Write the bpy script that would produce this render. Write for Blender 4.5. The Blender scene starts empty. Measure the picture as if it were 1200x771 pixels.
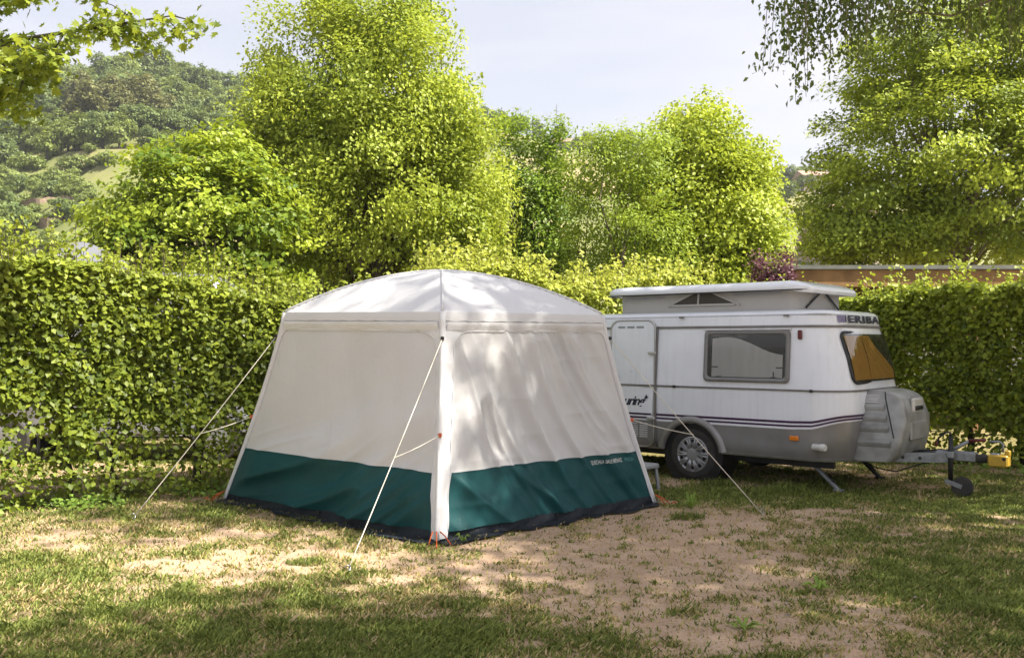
import bpy, math, random
import numpy as np
from mathutils import Vector, Matrix
random.seed(7)
rng = np.random.default_rng(11)
R = math.radians
scene = bpy.context.scene
col = scene.collection

# ------------------------------------------------------------------ camera
CAMH, F, HZ = 1.6, 1105.0, 402.0            # eye height (m), focal length (px of 1200), horizon row
cam_d = bpy.data.cameras.new('camera')
cam_d.sensor_width = 36.0
cam_d.lens = 36.0 * F / 1200.0
cam_d.shift_y = (HZ - 385.5) / 1200.0
cam_d.clip_end = 3000
cam = bpy.data.objects.new('camera', cam_d)
cam.location = (0, 0, CAMH)
cam.rotation_euler = (R(90), 0, 0)
col.objects.link(cam)
scene.camera = cam

# ------------------------------------------------------------------ sky and sun
SUN_AZ, SUN_EL = R(106), R(52)               # azimuth from +Y towards +X
world = bpy.data.worlds.new('World')
scene.world = world
world.use_nodes = True
wn, wl = world.node_tree.nodes, world.node_tree.links
wn.clear()
sky = wn.new('ShaderNodeTexSky')
sky.sky_type = 'NISHITA'
sky.sun_disc = False
sky.sun_elevation = SUN_EL
sky.sun_rotation = SUN_AZ
sky.altitude = 300
sky.air_density = 1.0
sky.dust_density = 4.0
sky.ozone_density = 1.5
tc = wn.new('ShaderNodeTexCoord')
mp = wn.new('ShaderNodeMapping'); mp.inputs['Scale'].default_value = (1.2, 1.2, 5.0)
cn = wn.new('ShaderNodeTexNoise'); cn.inputs['Scale'].default_value = 2.2; cn.inputs['Detail'].default_value = 6
cr = wn.new('ShaderNodeMapRange')
cr.inputs['From Min'].default_value = 0.35; cr.inputs['From Max'].default_value = 0.75
cr.inputs['To Min'].default_value = 0.55; cr.inputs['To Max'].default_value = 0.85
cm = wn.new('ShaderNodeMix'); cm.data_type = 'RGBA'
cm.inputs['B'].default_value = (5.1, 4.85, 4.95, 1)     # thin milky high cloud
bg = wn.new('ShaderNodeBackground'); bg.inputs['Strength'].default_value = 0.075
wo = wn.new('ShaderNodeOutputWorld')
wl.new(tc.outputs['Generated'], mp.inputs['Vector']); wl.new(mp.outputs['Vector'], cn.inputs['Vector'])
wl.new(cn.outputs['Fac'], cr.inputs['Value']); wl.new(cr.outputs['Result'], cm.inputs['Factor'])
wl.new(sky.outputs['Color'], cm.inputs['A']); wl.new(cm.outputs['Result'], bg.inputs['Color'])
wl.new(bg.outputs['Background'], wo.inputs['Surface'])

sun_d = bpy.data.lights.new('sun', 'SUN')
sun_d.energy = 5.0
sun_d.angle = R(0.53)
sun_d.color = (1.0, 0.93, 0.80)
sun = bpy.data.objects.new('sun', sun_d)
to_sun = Vector((math.sin(SUN_AZ) * math.cos(SUN_EL), math.cos(SUN_AZ) * math.cos(SUN_EL), math.sin(SUN_EL)))
sun.rotation_euler = to_sun.to_track_quat('Z', 'Y').to_euler()
sun.location = to_sun * 60
col.objects.link(sun)

vs = scene.view_settings
vs.view_transform = 'Standard'; vs.look = 'None'; vs.exposure = 1.5; vs.gamma = 1.0
vs.use_curve_mapping = False
scene.render.engine = 'CYCLES'
scene.cycles.use_denoising = True
scene.cycles.max_bounces = 8
scene.cycles.diffuse_bounces = 4
scene.cycles.transmission_bounces = 6
scene.cycles.transparent_max_bounces = 8
scene.cycles.caustics_reflective = False
scene.cycles.caustics_refractive = False
scene.cycles.sample_clamp_indirect = 6.0

# ------------------------------------------------------------------ helpers
def lattice(ix, iy, seed):
    h = (ix.astype(np.int64) * 374761393 + iy.astype(np.int64) * 668265263 + seed * 1274126177) & 0x7fffffff
    h = ((h ^ (h >> 13)) * 1274126177) & 0x7fffffff
    return ((h ^ (h >> 16)) & 0xffff) / 65535.0

def vnoise(x, y, seed=0):
    x = np.asarray(x, float); y = np.asarray(y, float)
    ix = np.floor(x); iy = np.floor(y); fx = x - ix; fy = y - iy
    fx = fx * fx * (3 - 2 * fx); fy = fy * fy * (3 - 2 * fy)
    a = lattice(ix, iy, seed); b = lattice(ix + 1, iy, seed); c = lattice(ix, iy + 1, seed); d = lattice(ix + 1, iy + 1, seed)
    return (a * (1 - fx) + b * fx) * (1 - fy) + (c * (1 - fx) + d * fx) * fy

def fbm(x, y, seed=0, octv=4):
    s = 0; a = 0.5; n = 0
    for k in range(octv):
        s = s + a * vnoise(np.asarray(x) * 2 ** k, np.asarray(y) * 2 ** k, seed + k); n += a; a *= 0.5
    return s / n

def sstep(a, b, x):
    t = np.clip((np.asarray(x, float) - a) / (b - a), 0, 1)
    return t * t * (3 - 2 * t)

def tag(o, label=None, cat=None, group=None, kind=None):
    if label: o['label'] = label
    if cat: o['category'] = cat
    if group: o['group'] = group
    if kind: o['kind'] = kind
    return o

def empty(name, loc=(0, 0, 0), rz=0.0):
    o = bpy.data.objects.new(name, None)
    o.empty_display_size = 0.2
    o.location = loc; o.rotation_euler = (0, 0, rz)
    col.objects.link(o)
    return o

def mesh_obj(name, verts, faces, mat, parent=None, smooth=False):
    me = bpy.data.meshes.new(name)
    me.from_pydata([tuple(v) for v in verts], [], [tuple(f) for f in faces])
    me.update()
    if smooth:
        me.polygons.foreach_set('use_smooth', [True] * len(me.polygons))
    if mat: me.materials.append(mat)
    o = bpy.data.objects.new(name, me)
    col.objects.link(o)
    if parent: o.parent = parent
    return o

def fast_mesh(name, verts, loops, starts, totals, mat, parent=None, attrs=None, smooth=False):
    me = bpy.data.meshes.new(name)
    me.vertices.add(len(verts)); me.vertices.foreach_set('co', np.ascontiguousarray(verts, dtype=np.float32).ravel())
    me.loops.add(len(loops)); me.loops.foreach_set('vertex_index', np.ascontiguousarray(loops, dtype=np.int32))
    me.polygons.add(len(starts)); me.polygons.foreach_set('loop_start', np.ascontiguousarray(starts, dtype=np.int32))
    me.update(calc_edges=True)
    if smooth: me.polygons.foreach_set('use_smooth', np.ones(len(starts), dtype=bool))
    for k, v in (attrs or {}).items():
        a = me.attributes.new(k, 'FLOAT', 'POINT'); a.data.foreach_set('value', np.ascontiguousarray(v, dtype=np.float32))
    if mat: me.materials.append(mat)
    o = bpy.data.objects.new(name, me); col.objects.link(o)
    if parent: o.parent = parent
    return o

class MB:
    def __init__(s): s.v = []; s.f = []
    def add(s, vs_, fs_):
        b = len(s.v); s.v += [Vector(v) for v in vs_]; s.f += [tuple(i + b for i in f) for f in fs_]; return s
    def box(s, c, d, rot=None, bev=0.0):
        c = Vector(c); hx, hy, hz = d[0] / 2, d[1] / 2, d[2] / 2
        if bev <= 0:
            vv = [Vector((x, y, z)) for x in (-hx, hx) for y in (-hy, hy) for z in (-hz, hz)]
            ff = [(0, 1, 3, 2), (4, 6, 7, 5), (0, 4, 5, 1), (2, 3, 7, 6), (0, 2, 6, 4), (1, 5, 7, 3)]
        else:
            b = bev; vv = []; ff = []
            rings = [(-hz, b), (-hz + b, 0), (hz - b, 0), (hz, b)]
            for z, i in rings:
                x0, y0 = hx - i, hy - i; q = b if i == 0 else b * 0.4
                vv += [Vector(p + (z,)) for p in ((-x0 + q, -y0), (x0 - q, -y0), (x0, -y0 + q), (x0, y0 - q), (x0 - q, y0), (-x0 + q, y0), (-x0, y0 - q), (-x0, -y0 + q))]
            for r in range(3):
                for k in range(8): ff.append((r * 8 + k, r * 8 + (k + 1) % 8, r * 8 + 8 + (k + 1) % 8, r * 8 + 8 + k))
            ff.append(tuple(range(7, -1, -1))); ff.append(tuple(range(24, 32)))
        M = rot if rot is not None else Matrix.Identity(3)
        return s.add([c + M @ v for v in vv], ff)
    def tube(s, path, rad, n=8, cap=True):
        path = [Vector(p) for p in path]
        if not hasattr(rad, '__len__'): rad = [rad] * len(path)
        rings = []; up = None
        for i, p in enumerate(path):
            t = (path[min(i + 1, len(path) - 1)] - path[max(i - 1, 0)]).normalized()
            if up is None:
                up = t.orthogonal().normalized()
            a = (up - t * up.dot(t)).normalized(); up = a
            b = t.cross(a)
            rings.append([p + (a * math.cos(2 * math.pi * k / n) + b * math.sin(2 * math.pi * k / n)) * rad[i] for k in range(n)])
        return s.loft(rings, cap)
    def loft(s, rings, cap=True, closed=True):
        n = len(rings[0]); b = len(s.v)
        for r in rings: s.v += [Vector(p) for p in r]
        m = n if closed else n - 1
        for i in range(len(rings) - 1):
            for k in range(m):
                s.f.append((b + i * n + k, b + i * n + (k + 1) % n, b + (i + 1) * n + (k + 1) % n, b + (i + 1) * n + k))
        if cap and closed:
            s.f.append(tuple(b + k for k in reversed(range(n)))); s.f.append(tuple(b + (len(rings) - 1) * n + k for k in range(n)))
        return s
    def lathe(s, c, axis, prof, n=32):
        c = Vector(c); ax = Vector(axis).normalized(); a = ax.orthogonal().normalized(); b = ax.cross(a)
        return s.loft([[c + ax * h + (a * math.cos(2 * math.pi * k / n) + b * math.sin(2 * math.pi * k / n)) * r for k in range(n)] for h, r in prof], cap=True)
    def grid(s, fn, us, vs_):
        b = len(s.v); nu, nv = len(us), len(vs_)
        for v in vs_:
            for u in us: s.v.append(Vector(fn(u, v)))
        for j in range(nv - 1):
            for i in range(nu - 1): s.f.append((b + j * nu + i, b + j * nu + i + 1, b + (j + 1) * nu + i + 1, b + (j + 1) * nu + i))
        return s
    def build(s, name, mat, parent=None, smooth=False, auto=None):
        o = mesh_obj(name, s.v, s.f, mat, parent, smooth)
        if auto is not None:
            o.data.polygons.foreach_set('use_smooth', [True] * len(o.data.polygons))
            o.data.set_sharp_from_angle(angle=R(auto))
        return o

def copy_tree(o, parent=None):
    c = o.copy(); col.objects.link(c); c.parent = parent
    for ch in list(o.children): copy_tree(ch, c)
    return c

# ------------------------------------------------------------------ materials
def new_mat(name):
    m = bpy.data.materials.new(name); m.use_nodes = True
    nt = m.node_tree; nt.nodes.clear()
    o = nt.nodes.new('ShaderNodeOutputMaterial')
    return m, nt, o

def pmat(name, c, rough=0.5, metal=0.0, spec=0.5, var=0.12, nscale=6.0, bump=0.0, bscale=40.0, dirt=None, coat=0.0, detail=5, streak=0.0):
    """Principled with a noise-broken base colour and optional fine bump."""
    m, nt, out = new_mat(name)
    N, L = nt.nodes, nt.links
    p = N.new('ShaderNodeBsdfPrincipled')
    p.inputs['Roughness'].default_value = rough; p.inputs['Metallic'].default_value = metal
    p.inputs['Specular IOR Level'].default_value = spec
    p.inputs['Coat Weight'].default_value = coat
    t = N.new('ShaderNodeTexCoord')
    n = N.new('ShaderNodeTexNoise'); n.inputs['Scale'].default_value = nscale; n.inputs['Detail'].default_value = detail
    L.new(t.outputs['Object'], n.inputs['Vector'])
    mx = N.new('ShaderNodeMix'); mx.data_type = 'RGBA'
    d = dirt if dirt else tuple(x * (1 - 2 * var) for x in c)
    mr = N.new('ShaderNodeMapRange'); mr.inputs['From Min'].default_value = 0.35; mr.inputs['From Max'].default_value = 0.75
    L.new(n.outputs['Fac'], mr.inputs['Value']); L.new(mr.outputs['Result'], mx.inputs['Factor'])
    mx.inputs['A'].default_value = (*c, 1); mx.inputs['B'].default_value = (*d, 1)
    if streak > 0:                                    # rain streaks running down the panels
        mp_ = N.new('ShaderNodeMapping'); mp_.inputs['Scale'].default_value = (14, 14, 0.7)
        n3 = N.new('ShaderNodeTexNoise'); n3.inputs['Scale'].default_value = 1.6; n3.inputs['Detail'].default_value = 5
        L.new(t.outputs['Object'], mp_.inputs['Vector']); L.new(mp_.outputs['Vector'], n3.inputs['Vector'])
        r3 = N.new('ShaderNodeMapRange'); r3.inputs['From Min'].default_value = 0.5; r3.inputs['From Max'].default_value = 0.8; r3.inputs['To Max'].default_value = streak
        L.new(n3.outputs['Fac'], r3.inputs['Value'])
        m3 = N.new('ShaderNodeMix'); m3.data_type = 'RGBA'; m3.inputs['B'].default_value = (0.26, 0.25, 0.22, 1)
        L.new(r3.outputs['Result'], m3.inputs['Factor']); L.new(mx.outputs['Result'], m3.inputs['A'])
        L.new(m3.outputs['Result'], p.inputs['Base Color'])
    else:
        L.new(mx.outputs['Result'], p.inputs['Base Color'])
    if bump > 0:
        n2 = N.new('ShaderNodeTexNoise'); n2.inputs['Scale'].default_value = bscale; n2.inputs['Detail'].default_value = 6
        L.new(t.outputs['Object'], n2.inputs['Vector'])
        b = N.new('ShaderNodeBump'); b.inputs['Strength'].default_value = bump; b.inputs['Distance'].default_value = 0.02
        L.new(n2.outputs['Fac'], b.inputs['Height']); L.new(b.outputs['Normal'], p.inputs['Normal'])
    L.new(p.outputs['BSDF'], out.inputs['Surface'])
    return m

def leaf_mat(name, dark, light, trans, tw=0.4, rough=0.45):
    """Leaf: colour varies leaf by leaf through the 'tint' attribute; lets light through."""
    m, nt, out = new_mat(name)
    N, L = nt.nodes, nt.links
    a = N.new('ShaderNodeAttribute'); a.attribute_name = 'tint'
    mx = N.new('ShaderNodeMix'); mx.data_type = 'RGBA'
    mx.inputs['A'].default_value = (*dark, 1); mx.inputs['B'].default_value = (*light, 1)
    L.new(a.outputs['Fac'], mx.inputs['Factor'])
    p = N.new('ShaderNodeBsdfPrincipled'); p.inputs['Roughness'].default_value = rough; p.inputs['Specular IOR Level'].default_value = 0.22
    L.new(mx.outputs['Result'], p.inputs['Base Color'])
    tr = N.new('ShaderNodeBsdfTranslucent')
    mt = N.new('ShaderNodeMix'); mt.data_type = 'RGBA'; mt.inputs['Factor'].default_value = 0.5
    L.new(mx.outputs['Result'], mt.inputs['A']); mt.inputs['B'].default_value = (*trans, 1)
    L.new(mt.outputs['Result'], tr.inputs['Color'])
    ms = N.new('ShaderNodeMixShader'); ms.inputs['Fac'].default_value = tw
    L.new(p.outputs['BSDF'], ms.inputs[1]); L.new(tr.outputs['BSDF'], ms.inputs[2]); L.new(ms.outputs['Shader'], out.inputs['Surface'])
    return m

def cloth_mat(name, c, tw=0.2, rough=0.7, bump=0.25, bscale=9.0, weave=True, var=0.05):
    m, nt, out = new_mat(name)
    N, L = nt.nodes, nt.links
    t = N.new('ShaderNodeTexCoord')
    n = N.new('ShaderNodeTexNoise'); n.inputs['Scale'].default_value = 2.5; n.inputs['Detail'].default_value = 7
    L.new(t.outputs['Object'], n.inputs['Vector'])
    mx = N.new('ShaderNodeMix'); mx.data_type = 'RGBA'
    L.new(n.outputs['Fac'], mx.inputs['Factor'])
    mx.inputs['A'].default_value = (*[x * (1 + var) for x in c], 1); mx.inputs['B'].default_value = (*[x * (1 - 2 * var) for x in c], 1)
    p = N.new('ShaderNodeBsdfPrincipled'); p.inputs['Roughness'].default_value = rough; p.inputs['Specular IOR Level'].default_value = 0.25
    L.new(mx.outputs['Result'], p.inputs['Base Color'])
    n2 = N.new('ShaderNodeTexNoise'); n2.inputs['Scale'].default_value = bscale; n2.inputs['Detail'].default_value = 5; n2.inputs['Distortion'].default_value = 0.8
    mp_ = N.new('ShaderNodeMapping'); mp_.inputs['Rotation'].default_value = (0.5, 0.3, 0.6); mp_.inputs['Scale'].default_value = (1, 1, 0.45)
    L.new(t.outputs['Object'], mp_.inputs['Vector']); L.new(mp_.outputs['Vector'], n2.inputs['Vector'])
    b = N.new('ShaderNodeBump'); b.inputs['Strength'].default_value = bump; b.inputs['Distance'].default_value = 0.03
    L.new(n2.outputs['Fac'], b.inputs['Height']); L.new(b.outputs['Normal'], p.inputs['Normal'])
    tr = N.new('ShaderNodeBsdfTranslucent'); L.new(mx.outputs['Result'], tr.inputs['Color'])
    ms = N.new('ShaderNodeMixShader'); ms.inputs['Fac'].default_value = tw
    L.new(p.outputs['BSDF'], ms.inputs[1]); L.new(tr.outputs['BSDF'], ms.inputs[2]); L.new(ms.outputs['Shader'], out.inputs['Surface'])
    return m

def glass_mat(name, tint=(0.95, 0.96, 0.95), alpha=0.35, rough=0.04):
    m, nt, out = new_mat(name)
    N, L = nt.nodes, nt.links
    tr = N.new('ShaderNodeBsdfTransparent'); tr.inputs['Color'].default_value = (*tint, 1)
    g = N.new('ShaderNodeBsdfGlossy'); g.inputs['Roughness'].default_value = rough; g.inputs['Color'].default_value = (0.9, 0.9, 0.9, 1)
    fr = N.new('ShaderNodeFresnel'); fr.inputs['IOR'].default_value = 1.5
    mt = N.new('ShaderNodeMath'); mt.operation = 'ADD'; mt.inputs[1].default_value = alpha * 0.15
    L.new(fr.outputs['Fac'], mt.inputs[0])
    ms = N.new('ShaderNodeMixShader'); L.new(mt.outputs[0], ms.inputs['Fac'])
    L.new(tr.outputs['BSDF'], ms.inputs[1]); L.new(g.outputs['BSDF'], ms.inputs[2]); L.new(ms.outputs['Shader'], out.inputs['Surface'])
    return m

M = {}
M['fabric_roof'] = cloth_mat('roof_fabric', (0.71, 0.72, 0.745), tw=0.12, bump=0.12, bscale=4)
M['fabric_panel'] = cloth_mat('wall_fabric', (0.72, 0.725, 0.735), tw=0.22, bump=0.4, bscale=6)
M['fabric_sleeve'] = cloth_mat('sleeve_fabric', (0.71, 0.72, 0.745), tw=0.1, bump=0.3, bscale=14)
M['fabric_green'] = cloth_mat('green_fabric', (0.009, 0.068, 0.075), tw=0.04, rough=0.5, bump=0.3, bscale=8, var=0.15)
M['grey_canopy'] = cloth_mat('grey_canopy', (0.16, 0.165, 0.195), tw=0.1, bump=0.1)
M['skirt'] = cloth_mat('skirt_fabric', (0.018, 0.024, 0.034), tw=0.02, rough=0.55, bump=0.6, bscale=16, var=0.3)
M['orange'] = pmat('orange_webbing', (0.55, 0.10, 0.02), 0.6)
M['rope'] = pmat('rope', (0.68, 0.64, 0.55), 0.8, bump=0.3, bscale=300)
M['print_white'] = pmat('white_print', (0.75, 0.77, 0.76), 0.6)
M['print_teal'] = pmat('pale_teal_print', (0.12, 0.33, 0.36), 0.6)
M['steel'] = pmat('steel', (0.42, 0.43, 0.44), 0.38, 0.9, var=0.15, bump=0.1)
M['galv'] = pmat('galvanised_steel', (0.30, 0.32, 0.34), 0.5, 0.6, var=0.2, nscale=20, bump=0.15, bscale=60)
M['dark_steel'] = pmat('dark_steel', (0.035, 0.036, 0.038), 0.5, 0.4, var=0.2)
M['black'] = pmat('black_plastic', (0.014, 0.014, 0.015), 0.45)
M['rubber'] = pmat('rubber', (0.022, 0.022, 0.023), 0.8, var=0.25, nscale=12, dirt=(0.05, 0.045, 0.038), bump=0.3, bscale=50)
M['white_paint'] = pmat('white_paint', (0.77, 0.80, 0.86), 0.22, spec=0.5, var=0.04, nscale=2.5, coat=0.3, dirt=(0.70, 0.73, 0.79), streak=0.13, bump=0.02, bscale=3)
M['grey_paint'] = pmat('grey_paint', (0.25, 0.25, 0.25), 0.34, 0.25, var=0.07, nscale=3, coat=0.2, dirt=(0.18, 0.17, 0.16), bump=0.05, bscale=220, streak=0.15)
M['locker'] = pmat('grey_moulding', (0.34, 0.35, 0.35), 0.40, 0.15, var=0.1, nscale=5, dirt=(0.17, 0.17, 0.155), bump=0.08, bscale=150)
M['silver_paint'] = pmat('silver_paint', (0.32, 0.33, 0.36), 0.3, 0.3, coat=0.3)
M['trim'] = pmat('grey_trim', (0.16, 0.15, 0.14), 0.5, var=0.15)
M['alu'] = pmat('aluminium_trim', (0.5, 0.5, 0.5), 0.35, 0.8)
M['purple'] = pmat('purple_stripe', (0.045, 0.012, 0.06), 0.35)
M['violet'] = pmat('violet_mark', (0.20, 0.17, 0.33), 0.35)
M['navy'] = pmat('navy_print', (0.012, 0.014, 0.04), 0.35)
M['white_line'] = pmat('white_line', (0.66, 0.66, 0.68), 0.35)
M['canvas'] = cloth_mat('poptop_canvas', (0.50, 0.49, 0.47), tw=0.15, bump=0.3, bscale=9)
M['canvas_mesh'] = cloth_mat('mosquito_mesh', (0.10, 0.09, 0.08), tw=0.25, bump=0.1)
M['glass'] = glass_mat('window_glass')
M['interior'] = pmat('dark_interior', (0.035, 0.033, 0.03), 0.8)
M['curtain_amber'] = cloth_mat('amber_curtain', (0.68, 0.37, 0.09), tw=0.2, bump=0.3, bscale=12)
M['curtain_sheer'] = cloth_mat('sheer_curtain', (0.86, 0.86, 0.85), tw=0.15, bump=0.2, bscale=14)
M['frame_grey'] = pmat('grey_window_frame', (0.20, 0.20, 0.20), 0.45)
M['amber_lens'] = pmat('amber_lens', (0.75, 0.22, 0.02), 0.2)
M['red'] = pmat('red_plastic', (0.12, 0.012, 0.012), 0.4)
M['yellow'] = pmat('yellow_paint', (0.48, 0.31, 0.03), 0.5, var=0.12, nscale=14)
M['lamp_white'] = pmat('white_lens', (0.6, 0.6, 0.58), 0.25)
M['hub_silver'] = pmat('silver_hubcap', (0.40, 0.41, 0.43), 0.35, 0.55, var=0.1)
M['bark'] = pmat('bark', (0.13, 0.10, 0.075), 0.9, var=0.3, nscale=9, bump=0.9, bscale=18)
M['bark_pale'] = pmat('pale_bark', (0.26, 0.21, 0.16), 0.9, var=0.3, nscale=9, bump=0.9, bscale=16)
M['bark_dark'] = pmat('dark_bark', (0.06, 0.05, 0.04), 0.9, var=0.3, nscale=12, bump=0.8, bscale=24)
M['wood'] = pmat('stained_timber', (0.36, 0.20, 0.085), 0.6, var=0.25, nscale=3, bump=0.25, bscale=30)
M['metal_edge'] = pmat('roof_edge_metal', (0.22, 0.23, 0.22), 0.5, 0.3)
M['gravel'] = pmat('pale_gravel', (0.42, 0.39, 0.35), 0.9, var=0.15, nscale=20, bump=0.5, bscale=90)
M['terracotta'] = pmat('terracotta', (0.42, 0.15, 0.08), 0.85, var=0.2, bump=0.3)
M['render_pink'] = pmat('pink_render', (0.50, 0.38, 0.32), 0.9, var=0.08)
M['render_cream'] = pmat('cream_render', (0.58, 0.50, 0.42), 0.9, var=0.08)
M['roof_tile'] = pmat('roof_tiles', (0.36, 0.24, 0.19), 0.9, var=0.2, nscale=2)
M['stone'] = pmat('dry_stone', (0.30, 0.22, 0.16), 0.95, var=0.25, nscale=2)
M['dark_glass'] = pmat('dark_glass', (0.02, 0.024, 0.028), 0.08)
M['grey_plastic'] = pmat('grey_plastic', (0.30, 0.31, 0.33), 0.5)
M['L_hedge'] = leaf_mat('hedge_leaf', (0.055, 0.090, 0.013), (0.297, 0.352, 0.040), (0.528, 0.594, 0.055), 0.34)
M['L_back'] = leaf_mat('back_hedge_leaf', (0.150, 0.210, 0.030), (0.470, 0.500, 0.090), (0.640, 0.670, 0.080), 0.4)
M['L_right'] = leaf_mat('right_hedge_leaf', (0.055, 0.094, 0.011), (0.352, 0.418, 0.044), (0.594, 0.660, 0.044), 0.34)
M['L_lime'] = leaf_mat('lime_leaf', (0.055, 0.115, 0.012), (0.36, 0.44, 0.045), (0.56, 0.64, 0.045), 0.34)
M['L_elder'] = leaf_mat('box_elder_leaf', (0.12, 0.182, 0.02), (0.44, 0.51, 0.07), (0.6, 0.67, 0.06), 0.36)
M['L_horn'] = leaf_mat('hornbeam_leaf', (0.06, 0.13, 0.016), (0.27, 0.38, 0.042), (0.48, 0.6, 0.06), 0.32)
M['L_feather'] = leaf_mat('acacia_leaf', (0.105, 0.17, 0.022), (0.36, 0.46, 0.06), (0.56, 0.66, 0.06), 0.36)
M['L_bright'] = leaf_mat('poplar_leaf', (0.135, 0.2, 0.02), (0.48, 0.55, 0.066), (0.64, 0.72, 0.055), 0.36)
M['L_maple'] = leaf_mat('maple_leaf', (0.065, 0.115, 0.014), (0.46, 0.54, 0.07), (0.62, 0.7, 0.06), 0.36)
M['L_near'] = leaf_mat('near_maple_leaf', (0.066, 0.110, 0.015), (0.308, 0.374, 0.050), (0.638, 0.704, 0.055), 0.42)
M['L_birch'] = leaf_mat('birch_leaf', (0.044, 0.072, 0.020), (0.154, 0.209, 0.044), (0.352, 0.440, 0.066), 0.3)
M['L_purple'] = leaf_mat('purple_leaf', (0.08, 0.03, 0.045), (0.25, 0.12, 0.16), (0.3, 0.14, 0.17), 0.3)
M['L_hill'] = leaf_mat('hill_leaf', (0.060, 0.095, 0.030), (0.210, 0.270, 0.085), (0.340, 0.400, 0.100), 0.25)
M['L_hill_olive'] = leaf_mat('hill_olive_leaf', (0.085, 0.095, 0.035), (0.220, 0.225, 0.085), (0.340, 0.340, 0.100), 0.25)
M['L_hill_light'] = leaf_mat('hill_light_leaf', (0.100, 0.140, 0.035), (0.300, 0.360, 0.100), (0.420, 0.480, 0.100), 0.25)
M['L_weed'] = leaf_mat('weed_leaf', (0.089, 0.163, 0.030), (0.237, 0.354, 0.059), (0.502, 0.620, 0.089), 0.3)

def grass_material():
    m, nt, out = new_mat('grass_blades')
    N, L = nt.nodes, nt.links
    a = N.new('ShaderNodeAttribute'); a.attribute_name = 'tint'
    rp = N.new('ShaderNodeValToRGB')
    e = rp.color_ramp.elements
    e[0].position = 0.0; e[0].color = (0.080, 0.115, 0.024, 1)
    e[1].position = 0.45; e[1].color = (0.25, 0.29, 0.065, 1)
    k = e.new(0.62); k.color = (0.42, 0.34, 0.13, 1)
    k = e.new(1.0); k.color = (0.56, 0.43, 0.26, 1)
    L.new(a.outputs['Fac'], rp.inputs['Fac'])
    p = N.new('ShaderNodeBsdfPrincipled'); p.inputs['Roughness'].default_value = 0.6; p.inputs['Specular IOR Level'].default_value = 0.2
    L.new(rp.outputs['Color'], p.inputs['Base Color'])
    tr = N.new('ShaderNodeBsdfTranslucent'); L.new(rp.outputs['Color'], tr.inputs['Color'])
    ms = N.new('ShaderNodeMixShader'); ms.inputs['Fac'].default_value = 0.3
    L.new(p.outputs['BSDF'], ms.inputs[1]); L.new(tr.outputs['BSDF'], ms.inputs[2]); L.new(ms.outputs['Shader'], out.inputs['Surface'])
    return m
M['grass'] = grass_material()

def ground_material():
    m, nt, out = new_mat('ground_soil_and_turf')
    N, L = nt.nodes, nt.links
    g = N.new('ShaderNodeAttribute'); g.attribute_name = 'grass'
    t = N.new('ShaderNodeTexCoord')
    def noise(sc, det=6, dist=0.0):
        n = N.new('ShaderNodeTexNoise'); n.inputs['Scale'].default_value = sc; n.inputs['Detail'].default_value = det; n.inputs['Distortion'].default_value = dist
        L.new(t.outputs['Object'], n.inputs['Vector']); return n
    def mixc(a, b, f):
        x = N.new('ShaderNodeMix'); x.data_type = 'RGBA'
        for s, c in (('A', a), ('B', b)):
            if isinstance(c, tuple): x.inputs[s].default_value = (*c, 1)
            else: L.new(c, x.inputs[s])
        L.new(f, x.inputs['Factor']); return x.outputs['Result']
    def rng_(v, a, b, c=0.0, d=1.0):
        r = N.new('ShaderNodeMapRange'); r.inputs['From Min'].default_value = a; r.inputs['From Max'].default_value = b
        r.inputs['To Min'].default_value = c; r.inputs['To Max'].default_value = d; L.new(v, r.inputs['Value']); return r.outputs['Result']
    n1, n2, n3 = noise(3.0), noise(38.0, 4), noise(140.0, 3)
    soil = mixc((0.55, 0.40, 0.29), (0.41, 0.285, 0.195), rng_(n1.outputs['Fac'], 0.35, 0.7))
    soil = mixc(soil, (0.30, 0.215, 0.13), rng_(n2.outputs['Fac'], 0.52, 0.70, 0, 0.7))
    turf = mixc((0.13, 0.145, 0.042), (0.36, 0.265, 0.13), rng_(n2.outputs['Fac'], 0.38, 0.66))
    turf = mixc(turf, (0.06, 0.066, 0.026), rng_(n3.outputs['Fac'], 0.5, 0.75))
    ad = N.new('ShaderNodeMath'); ad.operation = 'MULTIPLY_ADD'; ad.inputs[1].default_value = 0.55; L.new(n2.outputs['Fac'], ad.inputs[0]); L.new(g.outputs['Fac'], ad.inputs[2])
    base = mixc(soil, turf, rng_(ad.outputs[0], 0.52, 0.95))
    p = N.new('ShaderNodeBsdfPrincipled'); p.inputs['Roughness'].default_value = 0.95; p.inputs['Specular IOR Level'].default_value = 0.15
    L.new(base, p.inputs['Base Color'])
    mm = N.new('ShaderNodeMath'); mm.operation = 'ADD'; L.new(n2.outputs['Fac'], mm.inputs[0]); L.new(n3.outputs['Fac'], mm.inputs[1])
    b = N.new('ShaderNodeBump'); b.inputs['Strength'].default_value = 0.7; b.inputs['Distance'].default_value = 0.025
    L.new(mm.outputs[0], b.inputs['Height']); L.new(b.outputs['Normal'], p.inputs['Normal'])
    L.new(p.outputs['BSDF'], out.inputs['Surface'])
    return m
M['ground'] = ground_material()

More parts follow.
